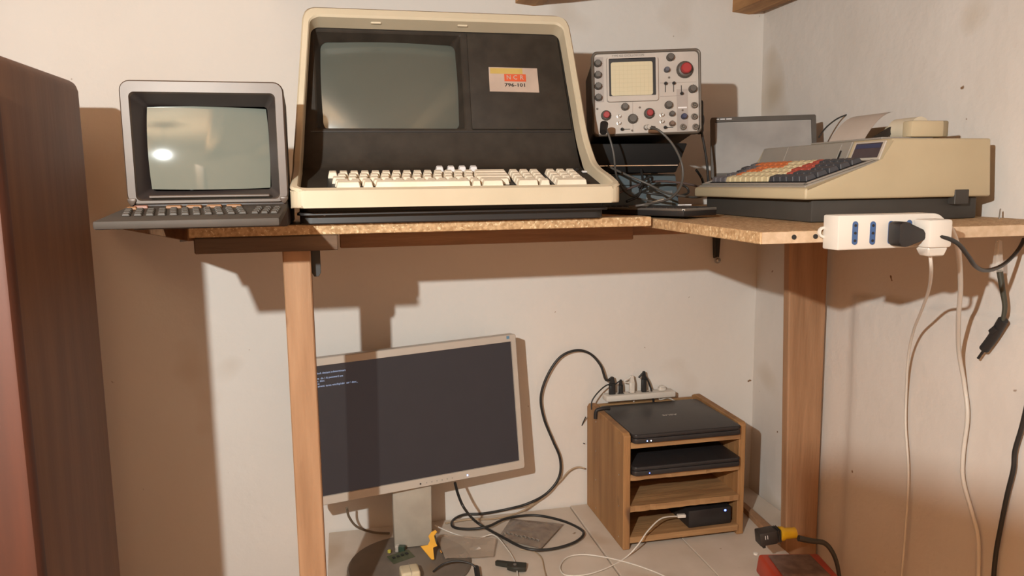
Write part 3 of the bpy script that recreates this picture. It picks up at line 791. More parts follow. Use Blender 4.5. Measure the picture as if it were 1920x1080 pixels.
MB().tube([(-0.5604, -0.5050, 1.7819), (-0.5476, -0.5200, 1.7797)], .0050, 10, r_end=.0036).build('strain_relief', M_black, pc, smooth=50)
cable('cable', [(-0.6183, -0.4300, 1.7031), (-0.5901, -0.4700, 1.6837), (-0.5532, -0.5000, 1.6638), (-0.5102, -0.5000, 1.6440), (-0.4382, -0.4800, 1.6334), (-0.3762, -0.4200, 1.6363)], .0026, M_cab, 'grey cable crossing the blue box from upper left to lower right')
cable('cable', [(-0.6081, -0.4700, 1.6451), (-0.5511, -0.4500, 1.6627), (-0.4923, -0.4300, 1.6691), (-0.4276, -0.4300, 1.6623), (-0.3898, -0.4200, 1.6534), (-0.3493, -0.3800, 1.6428)], .0026, mat('reddish_cable', (.10, .07, .065), .5), 'reddish grey cable lying across the front of the blue box')
cable('cable', [(-0.5409, -0.4300, 1.6954), (-0.5491, -0.4600, 1.6719), (-0.5567, -0.4700, 1.6559), (-0.5679, -0.4800, 1.6378), (-0.6012, -0.5000, 1.6273)], .0028, M_cabk, 'black cable hanging down behind the knot at the blue box')
cable('cable', [(-0.5657, -0.4800, 1.6560), (-0.5470, -0.4700, 1.6741), (-0.5280, -0.4600, 1.6786), (-0.5262, -0.4500, 1.6670), (-0.5551, -0.4600, 1.6512), (-0.5488, -0.4900, 1.6444), (-0.5163, -0.5000, 1.6395)], .0028, M_cabk, 'black cable tied in a small loop in front of the blue box')
cable('cable', [(-0.4551, -0.4500, 1.6615), (-0.4396, -0.4500, 1.6542), (-0.4415, -0.4600, 1.6425), (-0.4761, -0.4800, 1.6363)], .0026, M_cabk, 'short black cable bend at the right end of the blue box')
cable('cable', [(-0.3648, -0.3400, 1.6957), (-0.3492, -0.3400, 1.6741), (-0.3559, -0.3600, 1.6553), (-0.3890, -0.4000, 1.6411)], .0030, M_cabk, 'black cable curving down beside the small monitor')
cable('cable', [(-0.6320, -0.5500, 1.6071), (-0.6069, -0.5600, 1.6134), (-0.5746, -0.5800, 1.6264), (-0.5558, -0.5900, 1.6327)], .0028, mat('tan_cable', (.22, .17, .12), .5), 'tan cable end lying on the shelf beside the compact keyboard')
cable('cable', [(-0.0938, -0.4200, 1.7661), (-0.0739, -0.4200, 1.7907), (-0.0253, -0.4000, 1.8148), (0.0323, -0.3800, 1.8256), (0.0957, -0.3600, 1.8137), (0.1406, -0.3400, 1.7814)], .0018, M_cabk, 'thin black cable arching over behind the register printer')

# ------------------------------------------------------------------ power strip on the shelf end and what is plugged in
M_white = mat('white_plastic', (.66, .62, .56), .4, col2=(.63, .59, .53), scale=12)
M_blue = mat('blue_shutter', (.05, .11, .26), .4)
ps = thing('power_strip', 'white power strip with blue socket shutters fixed to the shelf end', 'power strip')
p0 = Vector((-0.5005, -1.0750, 1.6178)); p1 = Vector((-0.4979, -1.0750, 1.5671)); p2 = Vector((-0.3354, -1.0750, 1.6197))
zt, zb_ = p0.z, p1.z; zm = (zt + zb_) / 2; hh = (zt - zb_) / 2
xl_, xr_ = p0.x, p2.x
poly = [(xl_, zb_), (xr_ - .005, zb_ + .001)] + [(xr_ - .005 + .028 * math.cos(t), zt - .034 + .034 * math.sin(t)) for t in (-.35, 0, .3, .6, .9, 1.2, 1.5)] + [(xl_, zt)]
MB().prism(poly, -1.0750, -1.0385, 'y', bev=.0025, seg=2).build('body', M_white, ps, smooth=35)
mb = MB(); q = Vector((-0.5008, -1.0500, 1.5918))
for k in range(1):
    lo_ = [(.0085*math.cos(t*math.pi/8), .0085*math.sin(t*math.pi/8)) for t in range(16)]; li_ = [(.0050*math.cos(t*math.pi/8), .0050*math.sin(t*math.pi/8)) for t in range(16)]
    f4 = [[Vector((q.x + a, yy, q.z + b)) for a, b in L] for L, yy in ((lo_, -1.0385), (lo_, -1.0425), (li_, -1.0425), (li_, -1.0385))]
    ring(mb, f4[0], f4[1]); ring(mb, f4[1], f4[2]); ring(mb, f4[2], f4[3]); ring(mb, f4[3], f4[0])
mb.build('hanging_eye', M_white, ps, smooth=35)
for P in ((-0.4734, -1.0755, 1.5918), (-0.4442, -1.0755, 1.5911), (-0.4139, -1.0755, 1.5911), (-0.3832, -1.0755, 1.5918)):
    s_ = MB().prism(rrect(.0085, .034, .0042, 5, P[0], P[2]), -1.0762, -1.0740, 'y').build('socket', M_blue, ps)
    for dz in (-.011, 0, .011):
        MB().lathe([(.0021, 0), (.0021, .0006)], 8, T((P[0], -1.0762, P[2] + dz)) @ RX(90)).build('socket_hole', M_black, s_)
bp = thing('power_plug', 'black angled plug with its lead in the power strip socket', 'plug')
P = Vector((-0.4085, -1.0800, 1.5904))
MB().prism([(P.x - .013, P.z - .012), (P.x - .013, P.z + .014), (P.x - .008, P.z + .018), (P.x + .004, P.z + .017), (P.x + .024, P.z + .002), (P.x + .036, P.z - .001), (P.x + .036, P.z - .008), (P.x + .02, P.z - .012), (P.x + .004, P.z - .019), (P.x - .009, P.z - .018)], -1.104, -1.0775, 'y', bev=.004, seg=2).build('body', M_black, bp, smooth=40)
MB().tube([(P.x + .030, -1.092, P.z - .004), (-0.3758, -1.1000, 1.5877), (-0.3575, -1.1100, 1.5855), (-0.3297, -1.1100, 1.5755), (-0.3005, -1.1000, 1.5551), (-0.2660, -1.0800, 1.5360), (-0.2070, -1.0400, 1.5238), (-0.1168, -0.9800, 1.5230), (-0.0369, -0.9300, 1.5406), (0.0078, -0.9000, 1.5656), (0.0217, -0.8800, 1.5884), (0.0196, -0.8600, 1.6043), (0.0550, -0.8000, 1.6159)], .0033, 8, 8).build('lead', M_cabk, bp, smooth=60)
wp = thing('white_plug', 'cream white plug with a thin white lead at the right end of the power strip', 'plug')
a_ = Vector((-0.3590, -1.0850, 1.6105)); b_ = Vector((-0.3561, -1.0850, 1.5697))
MB().box((a_.x - .020, -1.112, b_.z), (a_.x + .019, -1.0775, a_.z), bev=.004, seg=2).build('body', M_white, wp, smooth=35)
MB().hexa([(a_.x - .012, -1.104, b_.z - .013), (a_.x + .014, -1.104, b_.z - .013), (a_.x + .014, -1.084, b_.z - .013), (a_.x - .012, -1.084, b_.z - .013), (a_.x - .017, -1.108, b_.z), (a_.x + .017, -1.108, b_.z), (a_.x + .017, -1.080, b_.z), (a_.x - .017, -1.080, b_.z)], bev=.002, seg=1).build('neck', M_white, wp, smooth=35)
MB().tube([(-0.3604, -1.0940, 1.5581), (-0.3356, -1.0700, 1.5294), (-0.2200, -0.9356, 1.4781), (-0.1500, -0.8418, 1.4254), (-0.0900, -0.7547, 1.3675), (-0.0500, -0.6973, 1.2979), (-0.0260, -0.6693, 1.2081), (-0.0260, -0.6733, 1.1381), (-0.0260, -0.6885, 1.0478), (-0.0260, -0.6913, 0.9524), (-0.0260, -0.6874, 0.7965)], .0026, 8, 8).build('lead', M_white, wp, smooth=60)
cable('strip_lead', [(-0.3174, -1.0600, 1.6069), (-0.2996, -1.0600, 1.5960), (-0.2867, -1.0600, 1.5754), (-0.2511, -1.0300, 1.5472), (-0.1800, -0.9616, 1.4844), (-0.1200, -0.8976, 1.4154), (-0.0600, -0.8401, 1.3405), (-0.0250, -0.8213, 1.2707), (-0.0240, -0.8333, 1.2098), (-0.0240, -0.8293, 1.1329), (-0.0240, -0.8338, 1.0800), (-0.0240, -0.8596, 1.0250), (-0.0240, -0.8790, 0.9793), (-0.0240, -0.8862, 0.8956)], .0040, M_white, 'thick white lead hanging down the right wall from the power strip', 'cable')
M_clear = mat('clear_plastic', (.80, .74, .66), .2, alpha=.35, trans=.0)
dl = thing('hanging_lead', 'black lead with an inline switch hanging by a clear plastic plug cover', 'cable')
MB().hexa([(-.008, -.006, -.038), (.010, -.006, -.038), (.010, .006, -.038), (-.008, .006, -.038), (-.005, -.004, .020), (.004, -.004, .020), (.004, .004, .020), (-.005, .004, .020)], T((-0.0600, -0.9127, 1.5398)), bev=.002, seg=1).build('clear_cover', M_clear, dl, smooth=40)
MB().tube([(-0.0600, -0.9056, 1.5678), (-0.0500, -0.8985, 1.5862), (-0.0300, -0.8807, 1.6118)], .0014, 6).build('wire_loop', M_steel, dl, smooth=50)
MB().tube([(-0.0500, -0.9080, 1.5047), (-0.0450, -0.9131, 1.4675), (-0.0400, -0.9153, 1.4386), (-0.0400, -0.9131, 1.4119)], .0052, 8, r_end=.0036).build('sheath', mat('olive_sheath', (.05, .05, .035), .5), dl, smooth=60)
MB().tube([(-0.0400, -0.9140, 1.4141), (-0.0350, -0.8900, 1.3778), (-0.0350, -0.8719, 1.3509)], .0088, 10).build('switch', M_blackr, dl, smooth=50)
MB().tube([(-0.0460, -0.9063, 1.3993), (-0.0460, -0.8955, 1.3894)], .0052, 8).build('rocker', M_blackr, dl, smooth=50)
MB().tube([(-0.0350, -0.8731, 1.3512), (-0.0350, -0.8600, 1.3310)], .0026, 8).build('stub', M_black, dl, smooth=50)
cable('cable', [(-0.0300, -0.9698, 1.2900), (-0.0260, -0.9564, 1.2273), (-0.0260, -0.9462, 1.1792), (-0.0260, -0.9459, 1.1439), (-0.0260, -0.9370, 1.0896), (-0.0260, -0.9287, 1.0239), (-0.0260, -0.9229, 0.9686), (-0.0260, -0.9220, 0.9095)], .0042, M_cabk, 'black cable hanging down the wall at the right edge')

# ------------------------------------------------------------------ the large flat monitor on the table
fm = thing('flat_monitor', 'large silver-framed flat monitor showing a few lines of console text', 'monitor', (-1.029, -.178, 1.09), Rt(.125, -.062, -.039))
M_sil = mat('silver_plastic', (.50, .45, .39), .4, .1, col2=(.47, .42, .365), scale=10)
W_, H_ = .553, .360
mb = MB()
n0 = [Vector((a, .030, b)) for a, b in rrect(W_ - .002, H_ - .002, .006, 4)]; n1 = [Vector((a, .002, b)) for a, b in rrect(W_, H_, .006, 4)]
n1b = [Vector((a, 0, b)) for a, b in rrect(W_ - .003, H_ - .003, .005, 4)]
n2 = [Vector((a, 0, b)) for a, b in rrect(W_ - .027, H_ - .040, .001, 4, 0, .0015)]; n3 = [Vector((a, .004, b)) for a, b in rrect(W_ - .029, H_ - .042, .001, 4, 0, .0015)]
n4 = [Vector((a, .062, b)) for a, b in rrect(W_ - .12, H_ - .10, .02, 4)]
ring(mb, n4, n0); ring(mb, n0, n1); ring(mb, n1, n1b); ring(mb, n1b, n2); ring(mb, n2, n3); mb.add(n4, [tuple(range(len(n4)))])
mb.build('bezel', M_sil, fm, smooth=35)
scr = MB().prism(rrect(W_ - .0285, H_ - .0415, .001, 4, 0, .0015), .0035, .0045, 'y').build('screen', mat('black_lcd', (.012, .010, .010), .45, spec=.3, emit=(.026, .021, .022), estr=1.0), fm)
M_txt = mat('console_text', (.02, .02, .02), .5, emit=(.45, .55, .80), estr=.9)
lines = ['Catalog', 'nispezialock destant indeterminant', '', '- risposta  do / /ti password use', 'default s  desc', 'alert: dec', 's collegament: turna winchip/ultr  usr \\ desc_']
for i, t in enumerate(lines):
    if t:
        text(t, .0068, M_txt, scr, T((-.2525, .0033, .1490 - i * .0063)) @ RX(90), name='console_line', ext=.00005, align='LEFT', xs=.92)
MB().box((.2505, -.0006, .1690), (.2585, 0, .1765)).build('energy_sticker', mat('sticker_blue', (.12, .25, .38), .5), fm)
for i in range(6): MB().lathe([(.0016, 0), (.0016, .0008)], 8, T((.010 + i * .0135, 0, -.1705)) @ RX(90)).build('button', M_rg, fm)
MB().lathe([(.0022, 0), (.0022, .0008)], 8, T((-.006, 0, -.1705)) @ RX(90)).build('sensor', M_black, fm)
M_led = mat('blue_led', (.1, .15, .4), .4, emit=(.25, .45, 1.0), estr=9.0)
MB().lathe([(.0016, 0), (.0016, .0010)], 8, T((.1180, 0, -.1705)) @ RX(90)).build('power_led', M_led, fm)
# stand is vertical in the room: undo the screen's tilt
inv = Rt(.125, -.062, -.039).to_matrix().to_4x4().inverted() @ T((1.029, .178, -1.09))
M_sil2 = mat('stand_grey', (.40, .36, .30), .45, .1)
ga, gb, gc, gd = (-1.0965, -0.1650, 0.8854), (-0.9961, -0.1650, 0.8805), (-1.0016, -0.1850, 0.7660), (-1.0967, -0.1850, 0.7574)
mb = MB(); mb.hexa([(gd[0], -.185, .752), (gc[0], -.185, .752), (gc[0], -.135, .752), (gd[0], -.135, .752), (ga[0], -.165, .960), (gb[0], -.165, .960), (gb[0], -.125, .960), (ga[0], -.125, .960)], inv, bev=.003, seg=2)
mb.build('stand_column', M_sil2, fm, smooth=35)
for px_ in (745, 802):
    p = Vector((-1.0849, -0.1665, 0.8734)) if px_ == 745 else Vector((-1.0075, -0.1665, 0.8709))
    MB().box((p.x - .004, -.1672, p.z - .006), (p.x + .004, -.163, p.z + .006), inv).build('notch', M_rg, fm)
pc_ = Vector((-1.0653, -0.2526, 0.7500))
MB().lathe([(.150, .7395), (.152, .742), (.148, .7475), (.05, .7515), (.01, .752)], 48, inv @ T((pc_.x, pc_.y, 0))).build('stand_base', mat('stand_base_grey', (.20, .165, .135), .4, .1), fm, smooth=30)

# ------------------------------------------------------------------ the wooden rack with laptops
rk = thing('wooden_rack', 'rough brown wooden rack of four shelves standing on the table', 'rack')
XL, XR, YF, YB = -.531, -.190, -.311, -.020
tz = .7405
MB().prism([(YF, tz), (YB, tz), (YB, 1.036), (YB - .016, 1.049), (YF + .01, 1.047), (YF, 1.040)], XL, XL + .019, 'x', bev=.0018, seg=1).build('side_panel', M_rack, rk)
MB().prism([(YF + .01, tz), (YB, tz), (YB, 1.044), (YB - .016, 1.052), (YF + .018, 1.047), (YF + .01, 1.040)], XR - .019, XR, 'x', bev=.0018, seg=1).build('side_panel', M_rack, rk)
for zs in (.756, .839, .922, 1.006):
    mb = MB(); nn = 22
    f_ = [(XL + .0195 + (XR - XL - .039) * i / nn, YF + .003 + .004 * noise.noise(Vector((i * .9, zs * 30, 0))) if .83 < zs < .95 else YF + .003) for i in range(nn + 1)]
    mb.prism(f_ + [(XR - .0195, YB - .012), (XL + .0195, YB - .012)], zs, zs + .0155 if zs > .8 else zs + .0155, 'z')
    mb.build('shelf', M_rackh, rk)
MB().box((XL + .0195, YB - .0115, tz + .02), (XR - .0195, YB, 1.040)).build('back_panel', M_rackh, rk)
for y in (-.28, -.10):
    for z in (.764, .847, .930, 1.014):
        MB().lathe([(.0020, 0), (.0020, .0008)], 8, T((XL - .0001, y, z)) @ RY(-90)).build('nail', M_steel, rk)
M_lap = mat('laptop_black', (.026, .024, .025), .38, col2=(.022, .020, .021), scale=60)
def laptop(z0, label, name='laptop'):
    t = thing(name, label, 'laptop', (-.361, -.322, z0), group=None)
    mb = MB(); mb.prism(rrect(.296, .262, .012, 4, 0, .131), 0, .0125, 'z', bev=.002, seg=2); mb.build('base', M_lap, t, smooth=35)
    mb = MB(); mb.prism(rrect(.296, .262, .012, 4, 0, .131), .0130, .0235, 'z', bev=.003, seg=3); lid = mb.build('lid', M_lap, t, smooth=35)
    text('ASUS', .015, M_steel, lid, T((.008, .135, .0237)) @ RZ(180), ext=.0001, xs=1.25, bold=.0003)
    return t
l1 = laptop(1.0220, 'closed black laptop on the top shelf of the rack with two lit lights')
l2 = laptop(.9380, 'closed black laptop on the second shelf of the rack')
for x in (-.112, -.102): MB().lathe([(.0013, 0), (.0013, .001)], 8, T((x, -.0002, .006)) @ RX(90)).build('status_led', M_led if x < -.11 else mat('white_led', (.5, .5, .5), .4, emit=(.9, .9, 1), estr=5), l1)
MB().lathe([(.0013, 0), (.0013, .001)], 8, T((-.105, -.0002, .006)) @ RX(90)).build('status_led', mat('deep_blue_led', (.05, .06, .4), .4, emit=(.1, .15, 1.0), estr=7), l2)
dr = thing('external_drive', 'black external drive box with a blue light on the bottom shelf', 'drive', (-.345, -.298, .7722), (0, 0, R(1)))
MB().box((0, 0, 0), (.122, .13, .047), bev=.003, seg=2).build('case', mat('drive_black', (.020, .019, .020), .35), dr, smooth=35)
MB().lathe([(.0030, 0), (.0030, .0008), (.002, .001)], 12, T((.104, 0, .038)) @ RX(90)).build('light', MATS['deep_blue_led'], dr)
uc = thing('usb_lead', 'white lead running from the drive across the table', 'cable')
MB().box((-.011, -.005, -.004), (.011, .005, .004), T((-.360, -.285, .803)) @ RZ(-8), bev=.001, seg=1).build('plug', M_white, uc)
MB().tube([(-.372, -.285, .803), (-0.4226, -0.3000, 0.8094), (-0.4695, -0.3250, 0.7930), (-0.5046, -0.3450, 0.7683), (-0.5414, -0.3532, 0.7430), (-0.6068, -0.3918, 0.7430), (-0.6662, -0.4084, 0.7430), (-0.7093, -0.3977, 0.7430), (-0.7101, -0.3551, 0.7430), (-0.6772, -0.3135, 0.7430), (-0.6286, -0.3142, 0.7430), (-0.5715, -0.3513, 0.7430), (-0.5218, -0.4023, 0.7430), (-0.4843, -0.4590, 0.7430), (-0.4685, -0.5129, 0.7430)], .0018, 8).build('wire', M_white, uc, smooth=60)

# ------------------------------------------------------------------ socket strip behind the rack and its plugs
sk = thing('socket_block', 'white socket block behind the top laptop against the wall', 'power strip')
MB().box((-.485, -.056, 1.0530), (-.275, -.018, 1.0700), bev=.003, seg=2).build('body', M_white, sk, smooth=35)
for x in (-.462, -.436, -.402, -.360, -.310): MB().prism(rrect(.020, .006, .0028, 4, x, -.037), 1.0700, 1.0705, 'z').build('socket', M_black, sk)
def plug(x, h, r, m, label, lead, lm, lr=.0028, tilt=0, name='wall_plug'):
    t = thing(name, label, 'plug', (x, -.037, 1.0708), (0, R(tilt), 0))
    mb = MB(); mb.prism(rrect(r * 2, r * 1.5, r * .6, 4), 0, h * .62, 'z', bev=.001, seg=1); mb.hexa([(-r*.8, -r*.55, h*.62), (r*.8, -r*.55, h*.62), (r*.8, r*.55, h*.62), (-r*.8, r*.55, h*.62), (-r*.42, -r*.42, h), (r*.42, -r*.42, h), (r*.42, r*.42, h), (-r*.42, r*.42, h)], bev=.0008, seg=1)
    mb.build('body', m, t, smooth=40)
    inv_ = (T((x, -.037, 1.0708)) @ RY(tilt)).inverted()
    MB().tube([(0, 0, h - .002)] + [inv_ @ Vector(p) for p in lead], lr, 8, 8).build('lead', lm, t, smooth=60)
    return t
plug(-.462, .050, .0095, M_blackr, 'black plug at the left end of the socket block with the monitor lead',
     [(-0.4811, -0.0380, 1.1138), (-0.4961, -0.0350, 1.1559), (-0.5261, -0.0300, 1.1905), (-0.5662, -0.0280, 1.2017), (-0.6130, -0.0280, 1.1848), (-0.6504, -0.0280, 1.1338), (-0.6693, -0.0280, 1.0738), (-0.6605, -0.0280, 1.0113), (-0.6360, -0.0280, 0.9469), (-0.6142, -0.0280, 0.8898), (-0.6182, -0.0300, 0.8355), (-0.6561, -0.0350, 0.7936), (-0.7134, -0.0450, 0.7737), (-0.7700, -0.0205, 0.7520), (-0.8397, -0.0228, 0.7480), (-0.8919, -0.0168, 0.7480), (-0.9260, -0.0436, 0.7480), (-0.9324, -0.0866, 0.7480), (-0.8934, -0.1163, 0.7510), (-0.8441, -0.1254, 0.7570), (-0.7826, -0.0786, 0.7520), (-0.7040, -0.0682, 0.7480), (-0.6405, -0.1162, 0.7480), (-0.6057, -0.1760, 0.7480), (-0.6050, -0.2153, 0.7480), (-0.6452, -0.2552, 0.7480), (-0.7145, -0.2737, 0.7480), (-0.7740, -0.2611, 0.7520), (-0.8208, -0.1885, 0.7550), (-0.8707, -0.1130, 0.7650), (-0.9197, -0.2200, 0.8540), (-0.9308, -0.1900, 0.8782), (-0.9340, -0.1500, 0.8985)], M_cabk, lr=.0036)
plug(-.436, .040, .0065, M_blackr, 'small black plug second from the left in the socket block', [(-0.4594, -0.0400, 1.0973), (-0.4839, -0.0550, 1.1029), (-0.5115, -0.0620, 1.0867), (-0.5316, -0.0660, 1.0632), (-0.5345, -0.0700, 1.0400)], M_cabk, lr=.0020)
plug(-.402, .050, .0085, M_white, 'white plug in the middle of the socket block', [(-0.4250, -0.0340, 1.1027), (-0.4007, -0.0300, 1.0937), (-0.3899, -0.0280, 1.0640), (-0.3960, -0.0280, 1.0217)], M_white, lr=.0022)
plug(-.366, .060, .0078, M_blackr, 'tall black plug right of the white plug in the socket block', [(-0.3814, -0.0380, 1.1132), (-0.3709, -0.0400, 1.1223), (-0.3561, -0.0400, 1.1056), (-0.3416, -0.0380, 1.0679), (-0.3337, -0.0360, 1.0271)], M_cabk, lr=.0028)
plug(-.310, .014, .012, M_white, 'flat white plug at the right of the socket block', [(-0.3174, -0.0360, 1.0449), (-0.2900, -0.0340, 1.0455), (-0.2665, -0.0340, 1.0341)], M_white, lr=.002)
vc = cable('cable_tie_bundle', [(-.54, -.120, 1.030), (-.538, -.122, 1.052), (-.520, -.124, 1.0575), (-.500, -.122, 1.0555)], .0052, M_blackr, 'black cable bundle draped over the left side of the rack')
cable('thin_cable', [(-0.5380, -0.0283, 1.0062), (-0.5420, -0.0012, 0.9697), (-0.5420, 0.0346, 0.9341), (-0.5400, 0.0152, 0.9192), (-0.5360, -0.0125, 0.9218)], .0016, M_cabk, 'thin black cable loop hanging down the left side of the rack')
cable('wall_cable', [(-0.5417, -0.0300, 0.8551), (-0.5616, -0.0220, 0.8572), (-0.5872, -0.0220, 0.8469), (-0.6127, -0.0220, 0.8206), (-0.6531, -0.0240, 0.7888), (-0.6942, -0.0300, 0.7637), (-0.7433, -0.0391, 0.7460), (-0.8087, -0.0584, 0.7460), (-0.8818, -0.0468, 0.7460), (-0.9498, -0.0539, 0.7460)], .0024, mat('beige_cable', (.42, .31, .20), .5), 'beige cable running from the rack along the wall onto the table')
cable('grey_cable', [(-1.2116, -0.1200, 0.8474), (-1.2060, -0.1000, 0.8119), (-1.1865, -0.0800, 0.7743), (-1.1450, -0.0615, 0.7460), (-1.1036, -0.0785, 0.7460)], .0032, mat('brown_grey_cable', (.17, .13, .09), .5), 'brown-grey cable hanging below the left part of the large monitor')
cable('white_wire', [(-0.9844, -0.1009, 0.7650), (-0.9368, -0.1163, 0.7440), (-0.8868, -0.1610, 0.7440), (-0.8373, -0.1641, 0.7500), (-0.8166, -0.2339, 0.7440), (-0.8122, -0.3124, 0.7440), (-0.8249, -0.4013, 0.7440)], .0017, M_white, 'thin white wire bending down the table in front of the monitor stand')
cable('thin_wire', [(-0.7844, -0.2458, 0.7430), (-0.7542, -0.2652, 0.7430), (-0.7432, -0.3026, 0.7430), (-0.7506, -0.3558, 0.7430), (-0.7590, -0.4158, 0.7430)], .0014, MATS['beige_cable'], 'thin beige wire on the table below the black cable loop')

# ------------------------------------------------------------------ small parts on the table
cb = thing('component_bag', 'crumpled translucent bag of metal parts lying on the table beside the black cable', 'bag')
c0, c1, c2, c3 = [Vector(p) for p in ((-0.7694, -0.0732, 0.7450), (-0.6386, -0.1409, 0.7450), (-0.7340, -0.2627, 0.7450), (-0.8274, -0.1781, 0.7450))]
def bagf(u, v):
    p = (c3 * (1-u) + c2 * u) * (1-v) + (c0 * (1-u) + c1 * u) * v
    e = min(u, 1-u, v, 1-v) * 4
    return p + Vector((0, 0, .003 + min(1, e) * (.010 + .004 * noise.noise(Vector((u * 6, v * 6, 1))))))
mb = MB(); mb.grid(bagf, 18, 14); mb.grid(lambda u, v: bagf(u, v) - Vector((0, 0, min(u,1-u,v,1-v)*4*.006 + .0015)), 18, 14)
mb.build('film', mat('smoky_film', (.33, .26, .20), .25, alpha=.72, col2=(.22, .17, .14), scale=40), cb, smooth=60)
for i in range(9):
    u = .10 + i * .095
    p = bagf(u, .14)
    MB().box((-.0022, -.006, 0), (.0022, .006, .004), T(p + Vector((0, 0, .001))) @ RZ(20), bev=.0006, seg=1).build('metal_pin', M_steel, cb)
g = Vector((-1.0846, -0.2334, 0.7540)); 
pb_ = thing('circuit_board', 'small green circuit board with black connector in front of the monitor stand', 'circuit board', (g.x, g.y, .7535), (R(8), 0, R(24)))
MB().box((-.030, -.018, 0), (.030, .018, .0016), bev=.0003, seg=1).build('board', mat('board_green', (.075, .080, .045), .45, col2=(.05, .06, .03), scale=60), pb_)
MB().box((-.028, -.021, -.0105), (.022, -.012, -.0005), bev=.0006, seg=1).build('connector', M_black, pb_)
for i in range(4): MB().box((-.022 + i * .012, .0, .0018), (-.015 + i * .012, .007, .0036), bev=.0003, seg=1).build('chip', M_black, pb_)
g = Vector((-1.0819, -0.2046, 0.7650))
t = thing('green_connector', 'small dark green connector standing behind the circuit board', 'connector', (g.x, g.y, .7525), (0, 0, R(-20)))
MB().box((-.006, -.006, 0), (.010, .008, .016), bev=.001, seg=1).build('body', mat('dark_green_plastic', (.030, .055, .035), .4), t)
MB().box((-.0145, -.005, .001), (-.0062, .006, .018), bev=.001, seg=1).build('clear_latch', M_clear, t)
g = Vector((-1.1114, -0.2041, 0.7570))
tag(MB().lathe([(.002, -.004), (.0045, -.003), (.0045, .003), (.002, .004)], 12, T((g.x, g.y, .7575))).build('yellow_bead', mat('yellow_green', (.55, .50, .08), .4), smooth=40), 'tiny yellow-green part beside the circuit board', 'part')
g = Vector((-1.0109, -0.2628, 0.7650))
yp = [(a * 1.35, b * 1.35) for a, b in ((-.020, .004), (-.006, .004), (-.001, .012), (-.004, .020), (.002, .027), (.010, .030), (.013, .026), (.006, .020), (.007, .010), (.011, .001), (.002, -.001), (.003, -.022), (-.002, -.022))]
tag(MB().prism(yp, -.002, .002, 'y', T((g.x, g.y + .006, .7815)) @ RX(-38), bev=.0007, seg=1).build('yellow_bracket', mat('orange_yellow_plastic', (.72, .36, .02), .4)), 'bright orange-yellow plastic bracket leaning on the parts beside the monitor stand', 'bracket')
g = Vector((-1.0722, -0.3338, 0.7650))
t = thing('cream_adapter', 'cream rounded plastic adapter at the bottom of the picture', 'adapter', (g.x, g.y - .01, .7535), (0, 0, R(4)))
MB().box((-.023, -.022, 0), (.022, .022, .026), bev=.006, seg=3).build('body', mat('cream_plastic', (.62, .53, .36), .45), t, smooth=40)
MB().box((.0, -.0225, .004), (.0008, .0223, .0263)).build('seam', M_rg, t)
g = Vector((-0.8281, -0.3295, 0.7450))
t = thing('black_clamp', 'black plastic clamp lying on the table below the monitor', 'clamp', (g.x, g.y, .7415), (0, 0, R(-24)))
MB().prism([(-.040, .008), (-.036, .014), (-.010, .011), (.038, .013), (.040, -.014), (.012, -.020), (-.006, -.014), (-.004, .000), (-.038, .002)], 0, .011, 'z', bev=.0015, seg=1).build('body', mat('olive_black', (.026, .026, .020), .5), t, smooth=35)
MB().lathe([(.004, 0), (.004, .002)], 12, T((.012, -.004, .011))).build('pivot', M_steel, t)
t = thing('small_plug_lead', 'black plug and thin lead arching at the bottom of the picture', 'cable')
MB().tube([(-1.0166, -0.3303, 0.7560), (-0.9917, -0.3171, 0.7650), (-0.9596, -0.3189, 0.7700), (-0.9286, -0.3275, 0.7650), (-0.9126, -0.3386, 0.7550)], .0022, 8).build('lead', M_cabk, t, smooth=60)
MB().tube([(-0.9123, -0.3295, 0.7530), (-0.9176, -0.3876, 0.7490)], .0065, 10).build('plug', M_blackr, t, smooth=40)
f0, f1, f2, f3 = [Vector(p) for p in ((-0.9887, -0.1334, 0.7550), (-0.8360, -0.1928, 0.7500), (-0.8604, -0.2792, 0.7460), (-0.9807, -0.2822, 0.7570))]
def cl(u, v):
    p = (f3*(1-u) + f2*u)*(1-v) + (f0*(1-u) + f1*u)*v
    return p + Vector((0, 0, .004 + .003 * noise.noise(Vector((u*4, v*4, 3)))))
mb = MB(); mb.grid(cl, 12, 8); mb.grid(lambda u, v: cl(u, v) - Vector((0, 0, .0008)), 12, 8)
o = mb.build('plastic_sleeve', mat('clear_film', (.62, .52, .42), .2, alpha=.45), smooth=60); tag(o, 'clear crumpled plastic sleeve lying beside the orange-yellow bracket', 'sleeve')
g = Vector((-0.8927, -0.2342, 0.7520))
tag(MB().box((-.008, -.006, 0), (.008, .006, .004), T((g.x, g.y, .7505)) @ RZ(15), bev=.001, seg=1).build('white_clip', M_white), 'small white square clip on the clear plastic sleeve', 'clip')
g = Vector((-0.9871, -0.2415, 0.7600))
for i, dz in enumerate((0, .007)):
    tag(MB().lathe([(.0012, -.003), (.0028, -.002), (.0028, .002), (.0012, .003)], 10, T((g.x + i * .001, g.y - i * .006, .761)) @ RX(70)).build('brass_screw', mat('brass', (.75, .50, .22), .25, 1.0)), 'tiny brass screw beside the orange-yellow bracket, ' + ('upper' if i == 0 else 'lower') + ' of the pair', 'screw')

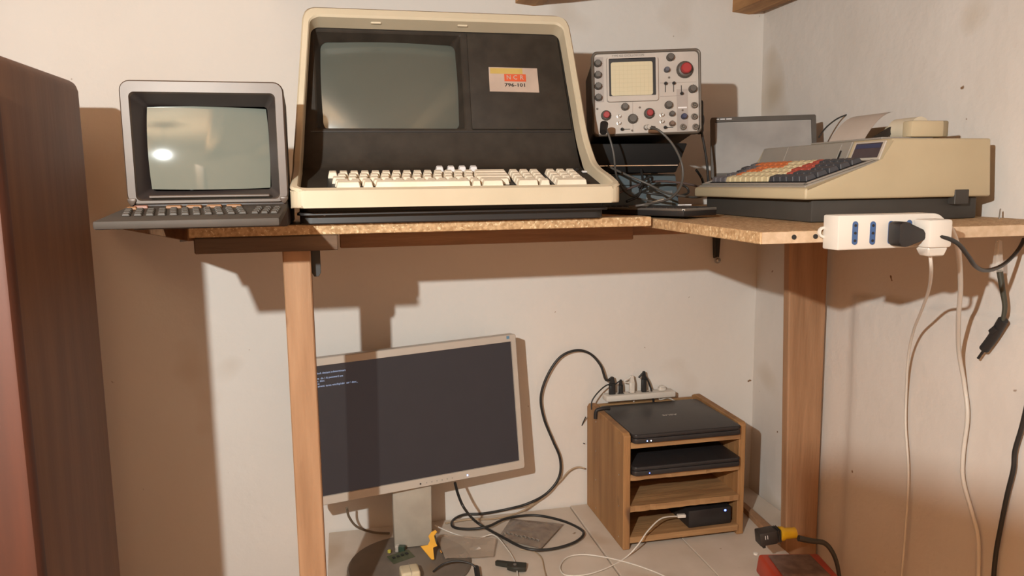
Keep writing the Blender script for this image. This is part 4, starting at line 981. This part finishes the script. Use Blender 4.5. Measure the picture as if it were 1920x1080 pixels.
# ------------------------------------------------------------------ red case with the black head and yellow collar
rc = thing('red_case', 'red plastic case with a worn grey top at the foot of the corner post', 'case', (-.285, -.622, ZT + .0008), (0, 0, R(-9)))
M_redp = mat('red_plastic', (.46, .060, .030), .45, col2=(.38, .045, .022), scale=10)
MB().hexa([(0, -.02, 0), (.165, -.02, 0), (.165, .135, 0), (0, .135, 0), (.004, -.012, .044), (.150, -.012, .040), (.150, .130, .044), (.004, .130, .048)], bev=.007, seg=3).build('body', M_redp, rc, smooth=40)
MB().hexa([(.020, .020, .046), (.132, .020, .0425), (.125, .118, .0465), (.022, .118, .0485), (.026, .026, .0505), (.126, .026, .047), (.119, .112, .0505), (.028, .112, .0525)], bev=.001, seg=1).build('worn_top', mat('worn_grey', (.20, .13, .105), .7, col2=(.12, .075, .06), scale=40), rc)
MB().box((-.003, .02, .010), (.002, .05, .034), bev=.002, seg=1).build('latch', M_steel, rc)
hd = thing('black_connector_head', 'black square connector head with yellow collar and grey cable on the red case', 'connector')
q = Vector((-0.2582, -0.5300, 0.8508))
HM = T(q) @ RZ(-6) @ RY(-7)
mb = MB(); mb.box((-.026, -.016, -.0165), (.016, .016, .0155), HM, bev=.003, seg=2); mb.box((-.016, -.004, -.028), (-.009, .004, -.015), HM, bev=.001, seg=1)
for i in range(4): mb.box((.012 + i * .004, -.014, -.0155), (.0145 + i * .004, .014, .0150), HM, bev=.001, seg=1)
mb.build('body', mat('charcoal_plastic', (.030, .025, .023), .5), hd, smooth=35)
MB().lathe([(.010, 0), (.0165, .001), (.0165, .010), (.0130, .015), (.0125, .040), (.009, .041)], 24, HM @ T((.026, 0, -.001)) @ RY(97)).build('collar', mat('yellow_plastic', (.70, .42, .01), .4), hd, smooth=40)
for i, x in enumerate((-.014, -.0085)): MB().box((x, -.0168, .0), (x + .0014, -.0158, .009), HM).build('mark', M_keyw, hd)
MB().tube([(-0.1752, -0.5250, 0.8321), (-0.1458, -0.5300, 0.8243), (-0.1099, -0.5300, 0.8147), (-0.0946, -0.5400, 0.7962), (-0.0859, -0.5500, 0.7654), (-0.0819, -0.5600, 0.7165)], .0072, 10, r_end=.0045).build('cable', mat('grey_green_cable', (.060, .060, .055), .5), hd, smooth=60)
MB().lathe([(.003, 0), (.006, .001), (.006, .005), (.002, .006)], 10, T((-0.2702, -0.5000, 0.7902))).build('white_tip', M_white, hd, smooth=40)
